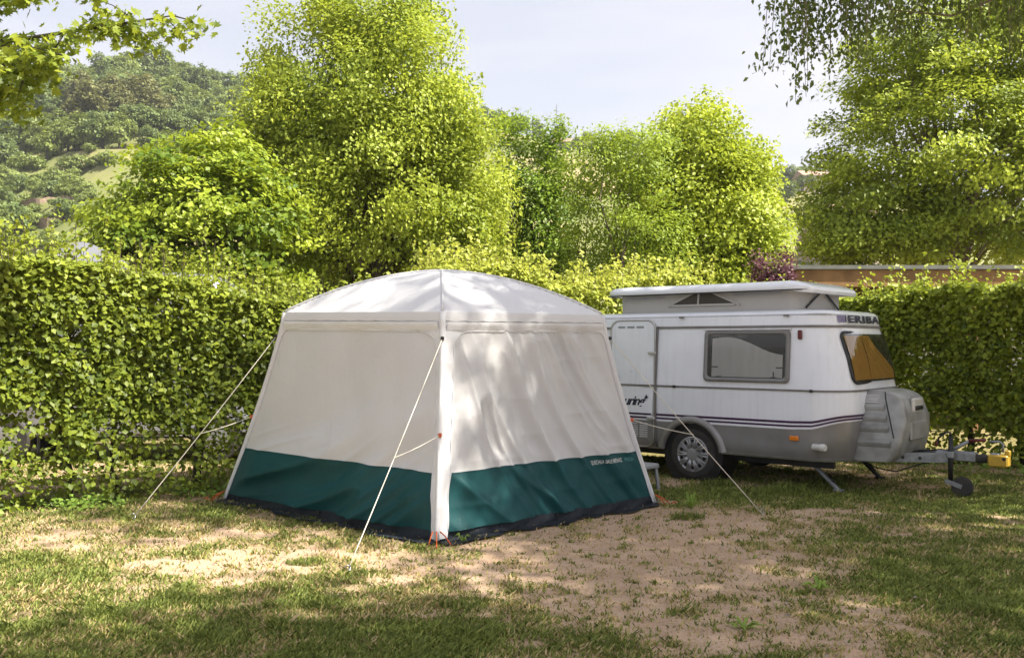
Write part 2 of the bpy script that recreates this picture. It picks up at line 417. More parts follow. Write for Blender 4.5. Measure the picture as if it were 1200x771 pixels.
def hill_material():
    m, nt, out = new_mat('dry_hillside')
    N, L = nt.nodes, nt.links
    t = N.new('ShaderNodeTexCoord')
    n = N.new('ShaderNodeTexNoise'); n.inputs['Scale'].default_value = 0.05; n.inputs['Detail'].default_value = 8
    L.new(t.outputs['Object'], n.inputs['Vector'])
    r = N.new('ShaderNodeValToRGB'); e = r.color_ramp.elements
    e[0].position = 0.36; e[0].color = (0.10, 0.125, 0.04, 1)
    e[1].position = 0.72; e[1].color = (0.36, 0.28, 0.17, 1)
    k = e.new(0.52); k.color = (0.17, 0.18, 0.07, 1)
    L.new(n.outputs['Fac'], r.inputs['Fac'])
    p = N.new('ShaderNodeBsdfPrincipled'); p.inputs['Roughness'].default_value = 1.0; p.inputs['Specular IOR Level'].default_value = 0.1
    L.new(r.outputs['Color'], p.inputs['Base Color']); L.new(p.outputs['BSDF'], out.inputs['Surface'])
    return m
M['hill'] = hill_material()

# ------------------------------------------------------------------ ground, road, hill
def ground_z(x, y):
    return 0.03 * (fbm(np.asarray(x) * 0.5, np.asarray(y) * 0.5, 3) - 0.5) * (1 - sstep(30, 60, np.hypot(x, y))) + 0.012 * (fbm(np.asarray(x) * 3, np.asarray(y) * 3, 5, 2) - 0.5)

def gauss(x, y, cx, cy, rx, ry):
    return np.exp(-(((x - cx) / rx) ** 2 + ((y - cy) / ry) ** 2))

def grass_mask(x, y):
    x = np.asarray(x, float); y = np.asarray(y, float)
    m = 0.455 + 0.55 * (fbm(x * 0.9, y * 0.9, 21) - 0.5)
    m = m - 0.40 * gauss(x, y, 0.8, 6.8, 1.7, 1.5) - 0.26 * gauss(x, y, 2.0, 8.6, 1.2, 0.8) - 0.22 * gauss(x, y, -2.0, 6.8, 0.9, 0.4) - 0.2 * gauss(x, y, 0.2, 5.2, 0.5, 0.5)
    m = m + 0.30 * gauss(x, y, -1.5, 5.3, 1.2, 0.7) + 0.45 * gauss(x, y, 3.6, 6.0, 1.4, 1.6) + 0.30 * gauss(x, y, -3.4, 5.8, 1.0, 1.0) + 0.25 * gauss(x, y, -2.6, 8.6, 1.3, 0.8)
    m = m + 0.30 * gauss(x, y, 3.8, 9.6, 2.0, 0.9) + 0.3 * gauss(x, y, -0.4, 5.0, 0.7, 0.4)
    m = np.where(y > 12.5, np.maximum(m, 0.75), m)
    m = m + 0.95 * (fbm(x * 3.8, y * 3.8, 31, 4) - 0.5)
    return np.clip(m, 0, 1)

def axis_pts(lo, hi, a, b, step, far):
    inner = np.arange(a, b + 1e-6, step)
    left = []; d = step
    x = a
    while x > lo:
        d *= 1.35; x -= d; left.append(max(x, lo))
    right = []; d = step; x = b
    while x < hi:
        d *= 1.35; x += d; right.append(min(x, hi))
    return np.array(left[::-1] + list(inner) + right)

gx = axis_pts(-900, 900, -7.0, 6.5, 0.06, 900)
gy = axis_pts(-60, 1500, 3.6, 13.5, 0.06, 1500)
GX, GY = np.meshgrid(gx, gy)
GZ = ground_z(GX, GY)
gm = grass_mask(GX, GY)
nx, ny = len(gx), len(gy)
idx = np.arange(nx * ny).reshape(ny, nx)
q = np.stack([idx[:-1, :-1], idx[:-1, 1:], idx[1:, 1:], idx[1:, :-1]], -1).reshape(-1, 4)
g = fast_mesh('ground', np.stack([GX, GY, GZ], -1).reshape(-1, 3), q.ravel(), np.arange(len(q)) * 4, None, M['ground'], attrs={'grass': gm.ravel()}, smooth=True)
tag(g, 'worn campsite lawn with bare sandy soil patches', kind='structure')

road = MB().grid(lambda u, v: (-16 + 15.5 * u, 14.4 + 0.25 * math.sin(u * 3) + 2.0 * u + v * 2.6, 0.03), np.linspace(0, 1, 24), (0, 1))
tag(road.build('camp_road', M['gravel']), 'pale gravel road behind the left hedge', kind='structure')

HU = [-400, 0, 30, 160, 250, 330, 450, 600, 660, 750, 860, 930, 1010, 1200, 1700]
HV = [105, 112, 110, 86, 108, 118, 128, 150, 168, 178, 200, 214, 226, 246, 300]
def hill_z(x, y):
    x = np.asarray(x, float); y = np.asarray(y, float)
    u = 600 + F * x / np.maximum(y, 60.0)
    crest = (HZ - np.interp(u, HU, HV)) / F * 250.0
    k = sstep(55, 262, y) * 0.55 + 0.45 * np.clip((y - 55) / 195, 0, 1)
    z = crest * k * np.clip(1.0 - 0.0015 * np.maximum(y - 260, 0), 0, 1)
    tz = z + 1.2 * (fbm(x * 0.06, y * 0.06, 77) - 0.5) * sstep(60, 100, y) * 4
    st = 4.0                                     # terraced slope
    fr = tz / st - np.floor(tz / st)
    return np.where(x < 30, (np.floor(tz / st) + sstep(0.62, 0.98, fr)) * st * 0.6 + tz * 0.4, tz) - 0.15

hx = np.linspace(-260, 300, 190); hy = np.linspace(56, 340, 150)
HX, HY = np.meshgrid(hx, hy)
HZZ = hill_z(HX, HY)
idx = np.arange(HX.size).reshape(HX.shape)
q = np.stack([idx[:-1, :-1], idx[:-1, 1:], idx[1:, 1:], idx[1:, :-1]], -1).reshape(-1, 4)
h = fast_mesh('hill', np.stack([HX, HY, HZZ], -1).reshape(-1, 3), q.ravel(), np.arange(len(q)) * 4, None, M['hill'], smooth=True)
tag(h, 'terraced dry hillside with scrub and trees', kind='structure')

# ------------------------------------------------------------------ foliage tools
LEAF5_V = np.array([(0, 0, 0), (-0.30, 0.42, 0.07), (0, 0.45, -0.02), (0.30, 0.42, 0.07), (0, 1.0, -0.08)])
LEAF5_F = [(0, 2, 1), (1, 2, 4), (0, 3, 2), (3, 4, 2)]
LEAFQ_V = np.array([(0, 0, 0), (-0.34, 0.5, 0.06), (0, 1.0, -0.05), (0.34, 0.5, 0.06)])
LEAFQ_F = [(0, 3, 2), (0, 2, 1)]
LEAFM_V = np.array([(0, 0, 0), (0.22, 0.10, 0.02), (0.52, 0.30, 0.06), (0.24, 0.42, 0.02), (0.40, 0.78, 0.04), (0.14, 0.62, 0.0), (0, 1.0, -0.06),
                    (-0.14, 0.62, 0.0), (-0.40, 0.78, 0.04), (-0.24, 0.42, 0.02), (-0.52, 0.30, 0.06), (-0.22, 0.10, 0.02), (0, 0.4, -0.03)])
LEAFM_F = [(12, i, i + 1) for i in range(0, 11)] + [(12, 11, 0)]
TEMPL = {'leaf': (LEAF5_V, LEAF5_F), 'quad': (LEAFQ_V, LEAFQ_F), 'maple': (LEAFM_V, LEAFM_F)}

def unit(a):
    return a / np.maximum(np.linalg.norm(a, axis=-1, keepdims=True), 1e-9)

def leaves(name, pos, nrm, size, mat, parent=None, kind='leaf', droop=0.5, tint=None, width=1.0):
    """All leaves of one crown or hedge: real little folded blades, one mesh."""
    tv, tf = TEMPL[kind]
    n = len(pos)
    nrm = unit(nrm)
    t = rng.normal(size=(n, 3)); t[:, 2] -= droop * 1.6
    t = unit(t - nrm * np.sum(t * nrm, 1, keepdims=True))
    b = np.cross(t, nrm)
    size = np.asarray(size).reshape(-1, 1, 1) * np.ones((n, 1, 1))
    loc = tv[None] * np.array([width, 1, 1])
    V = pos[:, None] + size * (loc[..., 0:1] * b[:, None] + loc[..., 1:2] * t[:, None] + loc[..., 2:3] * nrm[:, None])
    k = len(tv); fl = np.array(tf).ravel()
    loops = (np.arange(n)[:, None] * k + fl[None]).ravel()
    nf = n * len(tf)
    if tint is None: tint = rng.random(n)
    return fast_mesh(name, V.reshape(-1, 3), loops, np.arange(nf) * 3, None, mat, parent, attrs={'tint': np.repeat(np.clip(tint, 0, 1), k)})

def crown_points(lobes, n_cl, per, r_cl, up=0.8, flat=0.55, shell=0.42, ragged=0.0):
    """Clump centres near the surface of a union of ellipsoids, then leaves scattered in each clump."""
    L_ = np.array(lobes, float)
    vol = (L_[:, 3] * L_[:, 4] * L_[:, 5]) ** (2 / 3.)
    pick = rng.choice(len(L_), n_cl * 3, p=vol / vol.sum())
    d = unit(rng.normal(size=(n_cl * 3, 3)))
    rr = 1 - shell * rng.random(n_cl * 3) ** 1.5 + ragged * np.clip(rng.normal(size=n_cl * 3), -1.5, 1.5) * 0.10
    c = L_[pick, :3] + d * L_[pick, 3:6] * rr[:, None]
    inside = np.zeros(len(c))
    for l in L_:
        inside = np.maximum(inside, (np.sum(((c - l[:3]) / l[3:6]) ** 2, 1) < 0.42).astype(float))
    keep = (inside < 0.5) | (rng.random(len(c)) < 0.25)
    c = c[keep][:n_cl]; d = d[keep][:n_cl]
    n = len(c)
    off = np.clip(rng.normal(size=(n, per, 3)), -1.7, 1.7) * r_cl * np.array([1, 1, flat])
    off[..., 2] -= 0.25 * np.linalg.norm(off[..., :2], axis=-1)
    P = (c[:, None] + off).reshape(-1, 3)
    cn_ = unit(rng.normal(size=(n, 1, 3))) * 0.55
    N_ = (d[:, None] * 0.6 + cn_ + np.array([0, 0, up * 0.65]) + rng.normal(size=(n, per, 3)) * 0.42).reshape(-1, 3)
    ct = np.repeat(rng.random(n), per)
    return c, P, N_, ct

def trunk_mesh(root, base, fork_z, r, centres, mat, n_limb=26, lean=(0, 0), stems=1, name='trunk'):
    mb = MB()
    base = Vector(base)
    tops = []
    for s in range(stems):
        a = 2 * math.pi * s / max(stems, 1) + 0.6
        sp = 0.0 if stems == 1 else 0.55
        b0 = base + Vector((math.cos(a), math.sin(a), 0)) * (0 if stems == 1 else r * 1.2)
        top = base + Vector((lean[0] + math.cos(a) * sp * fork_z * 0.4, lean[1] + math.sin(a) * sp * fork_z * 0.4, fork_z))
        pts = []; rad = []
        for i in range(7):
            k = i / 6
            w = Vector((math.sin(k * 5 + s) * r * 0.5, math.cos(k * 4 + s) * r * 0.5, 0)) * (1 if 0 < i else 0)
            pts.append(b0.lerp(top, k) + w); rad.append(r * (1.35 if i == 0 else 1.0) * (1 - 0.45 * k))
        mb.tube(pts, rad, 10); tops.append((pts, rad))
    zs = sorted(centres, key=lambda c: random.random())[:n_limb]
    for ci, c in enumerate(zs):
        c = Vector(c)
        pts, rad = tops[random.randrange(len(tops))]
        best = max(2, min(6, int(6 * min(1.0, (c.z - base.z) / max(fork_z, 0.1) * 0.6 + random.uniform(-0.1, 0.2)))))
        p0 = pts[best]
        ln = (c - p0).length
        m1 = p0.lerp(c, 0.4) + Vector((random.uniform(-.12, .12), random.uniform(-.12, .12), 0.16)) * ln
        m2 = p0.lerp(c, 0.75) + Vector((random.uniform(-.08, .08), random.uniform(-.08, .08), 0.1)) * ln
        r0 = rad[best] * (random.uniform(0.3, 0.5) if ci < 16 else random.uniform(0.10, 0.22))
        mb.tube([p0, p0.lerp(m1, 0.6), m1, m2, c], [r0, r0 * 0.8, r0 * 0.6, r0 * 0.35, r0 * 0.12], 6)
    return mb.build(name, mat, root, smooth=True)

def tree(name, label, base, fork_z, r, lobes, n_cl, per, r_cl, leaf, mat, bark, kind='leaf', group=None, n_limb=26, stems=1, cat='tree', droop=0.5, up=0.8, flat=0.55, shell=0.42, ragged=0.5, width=1.0):
    root = empty(name, base)
    B = np.array(base)
    lob = [(l[0] - B[0], l[1] - B[1], l[2] - B[2], l[3], l[4], l[5]) for l in lobes]
    c, P, N_, ct = crown_points(lob, n_cl, per, r_cl, up, flat, shell, ragged)
    sz = leaf * (0.65 + 0.6 * rng.random(len(P)))
    leaves('crown', P, N_, sz, mat, root, kind, droop, tint=0.78 * ct + 0.22 * rng.random(len(P)), width=width)
    trunk_mesh(root, (0, 0, 0), fork_z, r, [tuple(x) for x in c], bark, n_limb, stems=stems)
    tag(root, label, cat, group)
    return root

# ------------------------------------------------------------------ trees behind the pitch
tree('leafy_tree', 'low bright lime-green broad-leaved tree over the left hedge', (-5.3, 16.2, 0), 2.2, 0.16,
     [(-5.4, 16.2, 3.6, 1.55, 1.5, 1.5), (-6.2, 16, 3.2, 1.0, 1.0, 1.0), (-4.6, 16, 3.2, 1.1, 1.1, 1.3), (-5.0, 16.2, 4.5, 0.8, 0.8, 0.95), (-5.9, 16.2, 4.1, 0.6, 0.6, 0.9)],
     300, 120, 0.25, 0.105, M['L_lime'], M['bark_dark'], kind='quad', shell=0.5, flat=0.34, up=1.0, ragged=0.7)
tree('box_elder', 'tallest broad pale-green tree, left of centre behind the tent', (-2.6, 18.4, 0), 3.2, 0.20,
     [(-2.7, 18.4, 4.4, 2.35, 2.0, 2.1), (-2.5, 18.3, 6.3, 1.75, 1.6, 1.7), (-2.3, 18.4, 7.6, 1.15, 1.1, 1.1), (-4.3, 18.2, 5.0, 0.95, 1.0, 1.6),
      (-4.45, 18.3, 7.4, 0.42, 0.5, 0.9), (-1.1, 18.2, 4.6, 0.9, 1.0, 1.6), (-4.4, 18, 3.2, 1.1, 1.0, 1.1), (-1.1, 18, 2.9, 1.1, 1.0, 1.0), (-3.4, 18.3, 7.6, 0.6, 0.6, 0.9), (-3.0, 18.1, 5.7, 2.0, 1.6, 1.2), (-1.9, 18.2, 5.9, 1.15, 1.2, 1.1)],
     520, 300, 0.27, 0.080, M['L_elder'], M['bark'], kind='quad', stems=3, n_limb=110, shell=0.55, ragged=1.2, flat=0.75, droop=0.9)
tree('hornbeam', 'dark upright hornbeam with narrow vertical spires, right of the tallest tree', (0.5, 20.4, 0), 3.5, 0.13,
     [(-0.15, 20.4, 4.5, 0.44, 0.5, 2.2), (0.45, 20.3, 4.4, 0.44, 0.5, 2.4), (1.0, 20.4, 4.1, 0.42, 0.5, 2.4), (0.3, 20.6, 2.8, 0.9, 0.7, 1.4)],
     300, 110, 0.16, 0.08, M['L_horn'], M['bark_dark'], kind='quad', shell=0.6, flat=1.1, ragged=0.6)
tree('acacia_tree', 'thin feathery tree with bare dark stems showing, behind the caravan roof', (2.0, 18.2, 0), 3.4, 0.065,
     [(2.2, 18.2, 4.2, 1.05, 0.9, 1.3), (1.7, 18.2, 4.9, 0.65, 0.6, 0.85), (2.7, 18, 3.5, 0.8, 0.8, 0.9), (1.6, 18.2, 3.3, 0.5, 0.6, 0.8), (2.4, 18.1, 5.2, 0.65, 0.6, 0.7)],
     230, 95, 0.19, 0.075, M['L_feather'], M['bark'], kind='quad', stems=3, shell=0.7, ragged=0.9, width=0.75, n_limb=40)
tree('poplar_tree', 'bright yellow-green rounded tree behind the caravan, left of the purple shrub', (3.9, 19.4, 0), 2.6, 0.14,
     [(4.0, 19.4, 4.2, 1.35, 1.3, 1.7), (3.8, 19.4, 5.6, 0.85, 0.85, 0.95), (4.65, 19.3, 4.0, 0.75, 0.9, 1.4), (3.1, 19.3, 4.4, 0.8, 0.8, 1.2), (4.9, 19.3, 5.2, 0.4, 0.4, 0.55), (4.0, 19.2, 2.7, 1.4, 1.0, 0.9)],
     400, 150, 0.23, 0.092, M['L_bright'], M['bark'], kind='quad', n_limb=80, shell=0.5, ragged=1.2, flat=0.7)
tree('field_maple', 'large spreading dark-green maple with thick pale trunk above the timber shelter', (10.7, 23.2, 0), 5.4, 0.30,
     [(10.3, 23.2, 6.4, 3.0, 2.4, 2.5), (8.65, 23.0, 5.0, 1.6, 1.6, 1.6), (8.4, 22.8, 4.2, 1.2, 1.2, 0.9), (12.4, 23.0, 5.6, 2.0, 1.8, 2.2), (9.7, 23.2, 8.4, 1.4, 1.5, 1.3), (11.4, 23, 9.0, 1.7, 1.5, 1.4), (13.0, 23, 8.2, 1.4, 1.4, 1.4), (10.5, 21.8, 6.3, 1.9, 1.2, 1.3), (12.6, 22.4, 4.7, 1.3, 1.2, 0.9), (9.2, 22.4, 4.6, 1.1, 1.0, 0.8)],
     420, 300, 0.33, 0.102, M['L_maple'], M['bark_pale'], kind='quad', shell=0.5, flat=0.42, up=1.1, ragged=0.8, n_limb=70)
tree('purple_plum', 'small purple-leaved plum tree beside the timber shelter', (4.65, 16.7, 0), 1.8, 0.05,
     [(4.42, 16.7, 2.45, 0.17, 0.2, 0.85), (4.66, 16.7, 2.3, 0.16, 0.2, 0.8), (4.88, 16.7, 2.4, 0.16, 0.2, 0.85)], 90, 50, 0.085, 0.065, M['L_purple'], M['bark_dark'], flat=1.2, stems=2, n_limb=14)

# maple reaching in from the top left, trunk standing outside the view behind the hedge
def near_maple():
    root = empty('maple_tree', (-7.0, 9.6, 0))
    B = Vector((-7.0, 9.6, 0))
    mb = MB()
    mb.tube([(0, 0, 0), (0.05, 0, 1.2), (0.1, -0.1, 2.6), (0.3, -0.2, 4.0), (0.5, -0.3, 5.6)], [0.2, 0.15, 0.14, 0.12, 0.06], 10)
    sprays = []
    def branch(a, b, r, n, seed):
        a, b = Vector(a) - B, Vector(b) - B
        mid = a.lerp(b, 0.5) + Vector((0, 0, 0.22))
        mb.tube([a, a.lerp(mid, 0.6), mid, mid.lerp(b, 0.6), b], [r, r * .8, r * .6, r * .4, r * .15], 6)
        for k in range(n):
            t = (k + random.random()) / n
            p = a.lerp(mid, t * 2) if t < 0.5 else mid.lerp(b, t * 2 - 1)
            e = p + Vector((random.gauss(0.06, .26), random.gauss(0, .25), random.gauss(-0.12, .20))) * (1.25 - 0.65 * t)
            mb.tube([p, p.lerp(e, .5) + Vector((0, 0, .03)), e], [r * .22, r * .15, r * .06], 4)
            sprays.append((p, e))
    branch((-6.7, 9.4, 3.9), (-2.85, 8.0, 4.38), 0.035, 34, 1)
    branch((-6.7, 9.4, 3.6), (-3.8, 8.0, 4.05), 0.03, 30, 2)
    branch((-6.7, 9.4, 3.2), (-4.2, 8.1, 3.85), 0.03, 30, 3)
    branch((-6.7, 9.4, 4.3), (-3.5, 7.9, 4.75), 0.03, 30, 4)
    branch((-6.7, 9.4, 3.6), (-4.5, 8.0, 3.55), 0.03, 26, 5)
    branch((-6.6, 9.4, 4.9), (-4.0, 8.3, 5.1), 0.03, 26, 6)
    branch((-6.6, 9.4, 4.9), (-7.5, 8.3, 5.6), 0.03, 26, 7)
    P = []; N_ = []
    for a, e in sprays:
        for j in range(46):
            t = random.random()
            P.append(a.lerp(e, t) + Vector((random.gauss(0, .075), random.gauss(0, .075), random.gauss(-.02, .05))))
            N_.append((random.gauss(0, .7), random.gauss(-.35, .7), 0.6))
    P = np.array([tuple(p) for p in P]); N_ = np.array(N_)
    leaves('crown', P, N_, 0.080 * (0.6 + 0.7 * rng.random(len(P))), M['L_near'], root, 'maple', 0.8)
    mb.build('trunk', M['bark_dark'], root, smooth=True)
    tag(root, 'near maple whose leafy branches reach in at the top left corner', 'tree')
near_maple()

# weeping birch: stands to the right outside the view, twigs hang into the top right, crown shades the pitch
def birch():
    base = (8.0, 7.4, 0)
    root = empty('weeping_birch', base); B = Vector(base)
    lobes = [(6.8, 8.0, 7.4, 1.9, 1.4, 1.6), (5.0, 8.6, 6.4, 1.4, 1.0, 0.8), (3.6, 8.8, 6.1, 1.0, 0.8, 0.5)]
    lob = [(l[0] - B.x, l[1] - B.y, l[2], l[3], l[4], l[5]) for l in lobes]
    c, P, N_, ct = crown_points(lob, 260, 46, 0.28, 0.8, 0.9, 0.8, 0.6)
    S = 0.095 * (0.7 + 0.6 * rng.random(len(P)))
    mb = MB()
    lp = []; ln = []
    def hang(x, y, z0, z1):
        n = 6
        sx, sy = random.gauss(-.05, .12), random.gauss(0, .1)
        path = [Vector((x + sx * (k / n) ** .6 - B.x, y + sy * k / n - B.y, z0 + (z1 - z0) * k / n)) for k in range(n + 1)]
        mb.tube(path, [0.006 - 0.0006 * k for k in range(n + 1)], 4)
        L_ = z0 - z1
        for j in range(int(L_ * 62)):
            t = random.random() ** 0.8 * n; k = min(int(t), n - 1)
            p = path[k].lerp(path[k + 1], t - k) + Vector((random.gauss(0, .075), random.gauss(0, .075), random.gauss(0, .05)))
            lp.append(tuple(p)); ln.append((random.gauss(0, 1), random.gauss(-.4, .8), random.gauss(.2, .5)))
    # hanging fringe, lowest towards the left end of the limb
    for (x, zt, n) in ((2.62, 3.86, 6), (2.78, 4.08, 5), (2.95, 4.30, 5), (3.10, 4.18, 7), (3.25, 4.32, 7), (3.42, 4.25, 6), (3.6, 4.45, 6), (3.85, 4.40, 7), (4.1, 4.5, 7), (4.35, 4.32, 8), (4.6, 4.45, 8), (4.85, 4.3, 8), (5.1, 4.4, 8), (5.4, 4.5, 8)):
        for k in range(n):
            hang(x + random.gauss(0, .07), 8.9 + random.gauss(0, .35), 5.5 + random.random() * .5, zt + abs(random.gauss(0, .22)))
    limb = [Vector(p) - B for p in ((8.0, 7.4, 4.4), (7.0, 8.4, 5.35), (5.6, 8.9, 5.55), (4.3, 8.9, 5.55), (3.3, 8.9, 5.75), (2.6, 8.9, 5.55))]
    mb.tube(limb, [.09, .07, .055, .04, .025, .012], 7)
    sm = [Vector(p) - B for p in ((5.6, 8.9, 5.5), (4.9, 9.0, 5.0), (4.2, 9.0, 4.72), (3.6, 9.0, 4.78))]
    mb.tube(sm, [.02, .015, .010, .005], 5)
    mb.tube([(0, 0, 0), (0.06, 0, 1.5), (-.05, .05, 3.2), (-.1, 0, 5), (-.5, 0, 7.2), (-.9, -.1, 9.5)], [.26, .2, .18, .15, .1, .04], 10)
    for cc in c[::10]:
        p0 = Vector((-.1, 0, 4.6 + random.random() * 3)); e = Vector(cc)
        m1 = p0.lerp(e, .5) + Vector((0, 0, .5))
        mb.tube([p0, m1, e], [.06, .04, .01], 5)
    P = np.concatenate([P, np.array(lp)]); N_ = np.concatenate([N_, np.array(ln)])
    S = np.concatenate([S, 0.058 * (0.7 + 0.6 * rng.random(len(lp)))])
    leaves('crown', P, N_, S, M['L_birch'], root, 'leaf', 0.9)
    mb.build('trunk', M['bark_pale'], root, smooth=True)
    tag(root, 'birch whose fine drooping twigs hang down in the top right corner', 'tree')
birch()

# shade trees that stand outside the view and throw the shade over the pitch
for lb, (bx, by), fz, lobes_, ncl in (
        ('tall tree outside the view to the right, nearest the photographer', (10.0, 2.4), 8.0, [(10.0, 2.4, 11.0, 1.9, 1.7, 3.0), (9.4, 1.2, 10.0, 1.4, 1.2, 2.2), (9.8, 1.9, 14.2, 1.2, 0.9, 1.9)], 160),
        ('tallest tree outside the view to the right, level with the tent', (10.9, 5.7), 9.0, [(10.9, 5.7, 15.2, 2.4, 2.1, 4.3), (10.9, 4.6, 12.2, 1.6, 1.3, 2.2), (10.6, 6.6, 13.0, 1.6, 1.3, 2.6)], 200),
        ('tall tree outside the view to the right, level with the caravan', (11.6, 8.6), 8.0, [(11.6, 8.6, 12.0, 2.2, 1.8, 3.3)], 125),
        ('low round tree outside the view beyond the right end of the hedge', (12.2, 10.4), 4.0, [(12.2, 10.4, 6.4, 1.6, 1.2, 2.0)], 110)):
    tree('shade_tree', lb, (bx, by, 0), fz, 0.30, lobes_, ncl, 52, 0.50, 0.20, M['L_maple'], M['bark_pale'], kind='quad', shell=0.9, n_limb=30)

# ------------------------------------------------------------------ hedges
def hedge(name, label, A, Bp, thick, h_fn, n, leaf, mat, shoots, n_stem, sep=0, low=0.9, stem_r=0.035, seed=1, kind='leaf'):
    A, Bp = Vector((*A, 0)), Vector((*Bp, 0))
    root = empty(name, A)
    d = (Bp - A); Ln = d.length; d.normalize(); nr = Vector((d.y, -d.x, 0))    # nr points to the camera side
    if nr.y > 0: nr = -nr
    d_, n_ = np.array(d), np.array(nr)
    u = rng.random(n) * Ln
    hh = np.array([h_fn(x) for x in u])
    hh = hh * (1 + 0.085 * (fbm(u * 1.1, u * 0 + seed, seed) - 0.5) * 2 + 0.04 * (vnoise(u * 5, u * 0 + 2, seed) - .5))
    z = hh * (rng.random(n) ** 0.82)
    # most leaves in the clipped faces, some on top, some inside
    side = rng.random(n)
    w = np.where(side < 0.62, 0.5 - 0.16 * np.abs(rng.normal(size=n)), np.where(side < 0.82, -0.5 + 0.16 * np.abs(rng.normal(size=n)), rng.random(n) - 0.5))
    top = rng.random(n) < 0.16
    z = np.where(top, hh - 0.06 * np.abs(rng.normal(size=n)), z); w = np.where(top, rng.random(n) - 0.5, w)
    bulge = 0.16 * (fbm(u * 1.6, z * 1.6, seed + 9, 3) - 0.5) * 2 + 0.06 * (vnoise(u * 6, z * 6, seed + 4) - 0.5)
    dens = fbm(u * 3.0, z * 3.0, seed + 40, 3)
    keep = (dens + 0.24 * rng.random(n) > 0.40) & ((z > low * (0.35 + 0.65 * vnoise(u * 3, u * 0, seed + 3))) | (rng.random(n) < 0.24))
    u, z, w, bulge, hh, top = u[keep], z[keep], w[keep], bulge[keep], hh[keep], top[keep]
    n = len(u)
    off = w * thick + bulge * np.sign(w) + 0.03 * rng.normal(size=n)
    P = d_[None] * u[:, None] + n_[None] * off[:, None]; P[:, 2] = np.maximum(z, 0.04)
    out = n_[None] * np.sign(w)[:, None]
    N_ = out * 0.75 + np.array([0, 0, 0.75]) + rng.normal(size=(n, 3)) * 0.5
    N_[top] += np.array([0, 0, 0.8])
    S = leaf * (0.6 + 0.65 * rng.random(n))
    ti = 0.72 * rng.random(n) + 0.25 * sstep(0.7, 1.0, z / hh)      # paler towards the top: sun on the hedge painted into the tint
    # loose young shoots sticking out above
    mb = MB(); sp = []; sn = []
    for k in range(shoots):
        x = random.random() * Ln
        hz = h_fn(x); ln = abs(random.gauss(0.15, 0.16)) + 0.05
        p0 = d * x + nr * (random.uniform(-.45, .5) * thick) + Vector((0, 0, hz - 0.08))
        e = p0 + Vector((random.gauss(0, .12), random.gauss(0, .12), 1)) * ln
        mb.tube([p0, p0.lerp(e, .5) + Vector((random.gauss(0, .01), 0, 0)), e], [.004, .003, .0015], 4)
        for j in range(int(5 + ln * 40)):
            t = random.random()
            sp.append(tuple(p0.lerp(e, t) + Vector((random.gauss(0, .03), random.gauss(0, .03), random.gauss(0, .015)))))
            sn.append((random.gauss(0, .7), random.gauss(-.2, .7), 0.7))
    if sp:
        P = np.concatenate([P, np.array(sp)]); N_ = np.concatenate([N_, np.array(sn)])
        S = np.concatenate([S, leaf * (0.5 + 0.5 * rng.random(len(sp)))]); ti = np.concatenate([ti, 0.55 + 0.45 * rng.random(len(sp))])
    order = np.arange(len(P))
    single = []
    if sep:
        front = np.where((w > 0.3) & (z > 0.4))[0]
        wp = P[front] + np.array(A)
        vis = (np.abs(wp[:, 0] / wp[:, 1]) < 0.53)
        front = front[vis]
        single = front[np.argsort(-S[front])[:sep]]
        order = np.setdiff1d(order, single)
    fo = leaves('foliage', P[order], N_[order], S[order], mat, root, kind, 0.5, tint=ti[order], width=1.1)
    tag(fo, kind='stuff')
    if len(single):                                  # the largest leaves of the near face, one by one
        protos = []
        for k in range(8):
            me = bpy.data.meshes.new('leaf'); me.from_pydata([tuple(v) for v in LEAF5_V], [], LEAF5_F)
            a = me.attributes.new('tint', 'FLOAT', 'POINT'); a.data.foreach_set('value', [0.1 + 0.1 * k] * 5)
            me.materials.append(mat); protos.append(me)
        for i in single:
            o = bpy.data.objects.new('leaf', protos[random.randrange(8)]); col.objects.link(o); o.parent = root
            zax = Vector(N_[i]).normalized(); t = Vector((random.gauss(0, 1), random.gauss(0, 1), random.gauss(-.8, 1)))
            yax = (t - zax * t.dot(zax)).normalized(); xax = yax.cross(zax)
            mt = Matrix((xax, yax, zax)).transposed().to_4x4() @ Matrix.Scale(float(S[i]), 4); mt.translation = Vector(P[i]) + Vector(n_) * 0.03
            o.matrix_local = mt
    if mb.v: tag(mb.build('shoots', M['bark'], root), kind='stuff')
    # stems and a tangle of inner branches
    br = MB()
    for k in range(n_stem):
        x = (k + 0.5 + random.uniform(-.25, .25)) / n_stem * Ln
        b = d * x + nr * random.uniform(-.08, .12) * thick
        hz = h_fn(x)
        pts = [b + Vector((random.gauss(0, .03), random.gauss(0, .03), hz * t)) for t in (0, .12, .3, .55, .85)]
        s = stem_r * random.uniform(.7, 1.4)
        MB().tube(pts, [s * 1.25, s, s * .9, s * .6, s * .25], 8).build('stem', M['bark_dark'], root, smooth=True)
        for j in range(26):
            t0 = random.uniform(.12, .85); p = b + Vector((0, 0, hz * t0))
            e = p + d * random.gauss(0, .34) + nr * random.gauss(.12, .24) + Vector((0, 0, abs(random.gauss(.14, .18))))
            br.tube([p, p.lerp(e, .5) + Vector((0, 0, random.gauss(.02, .03))), e], [s * .3, s * .2, s * .07], 4)
    tag(br.build('branches', M['bark_dark'], root), kind='stuff')
    tag(root, label, 'hedge')
    return root

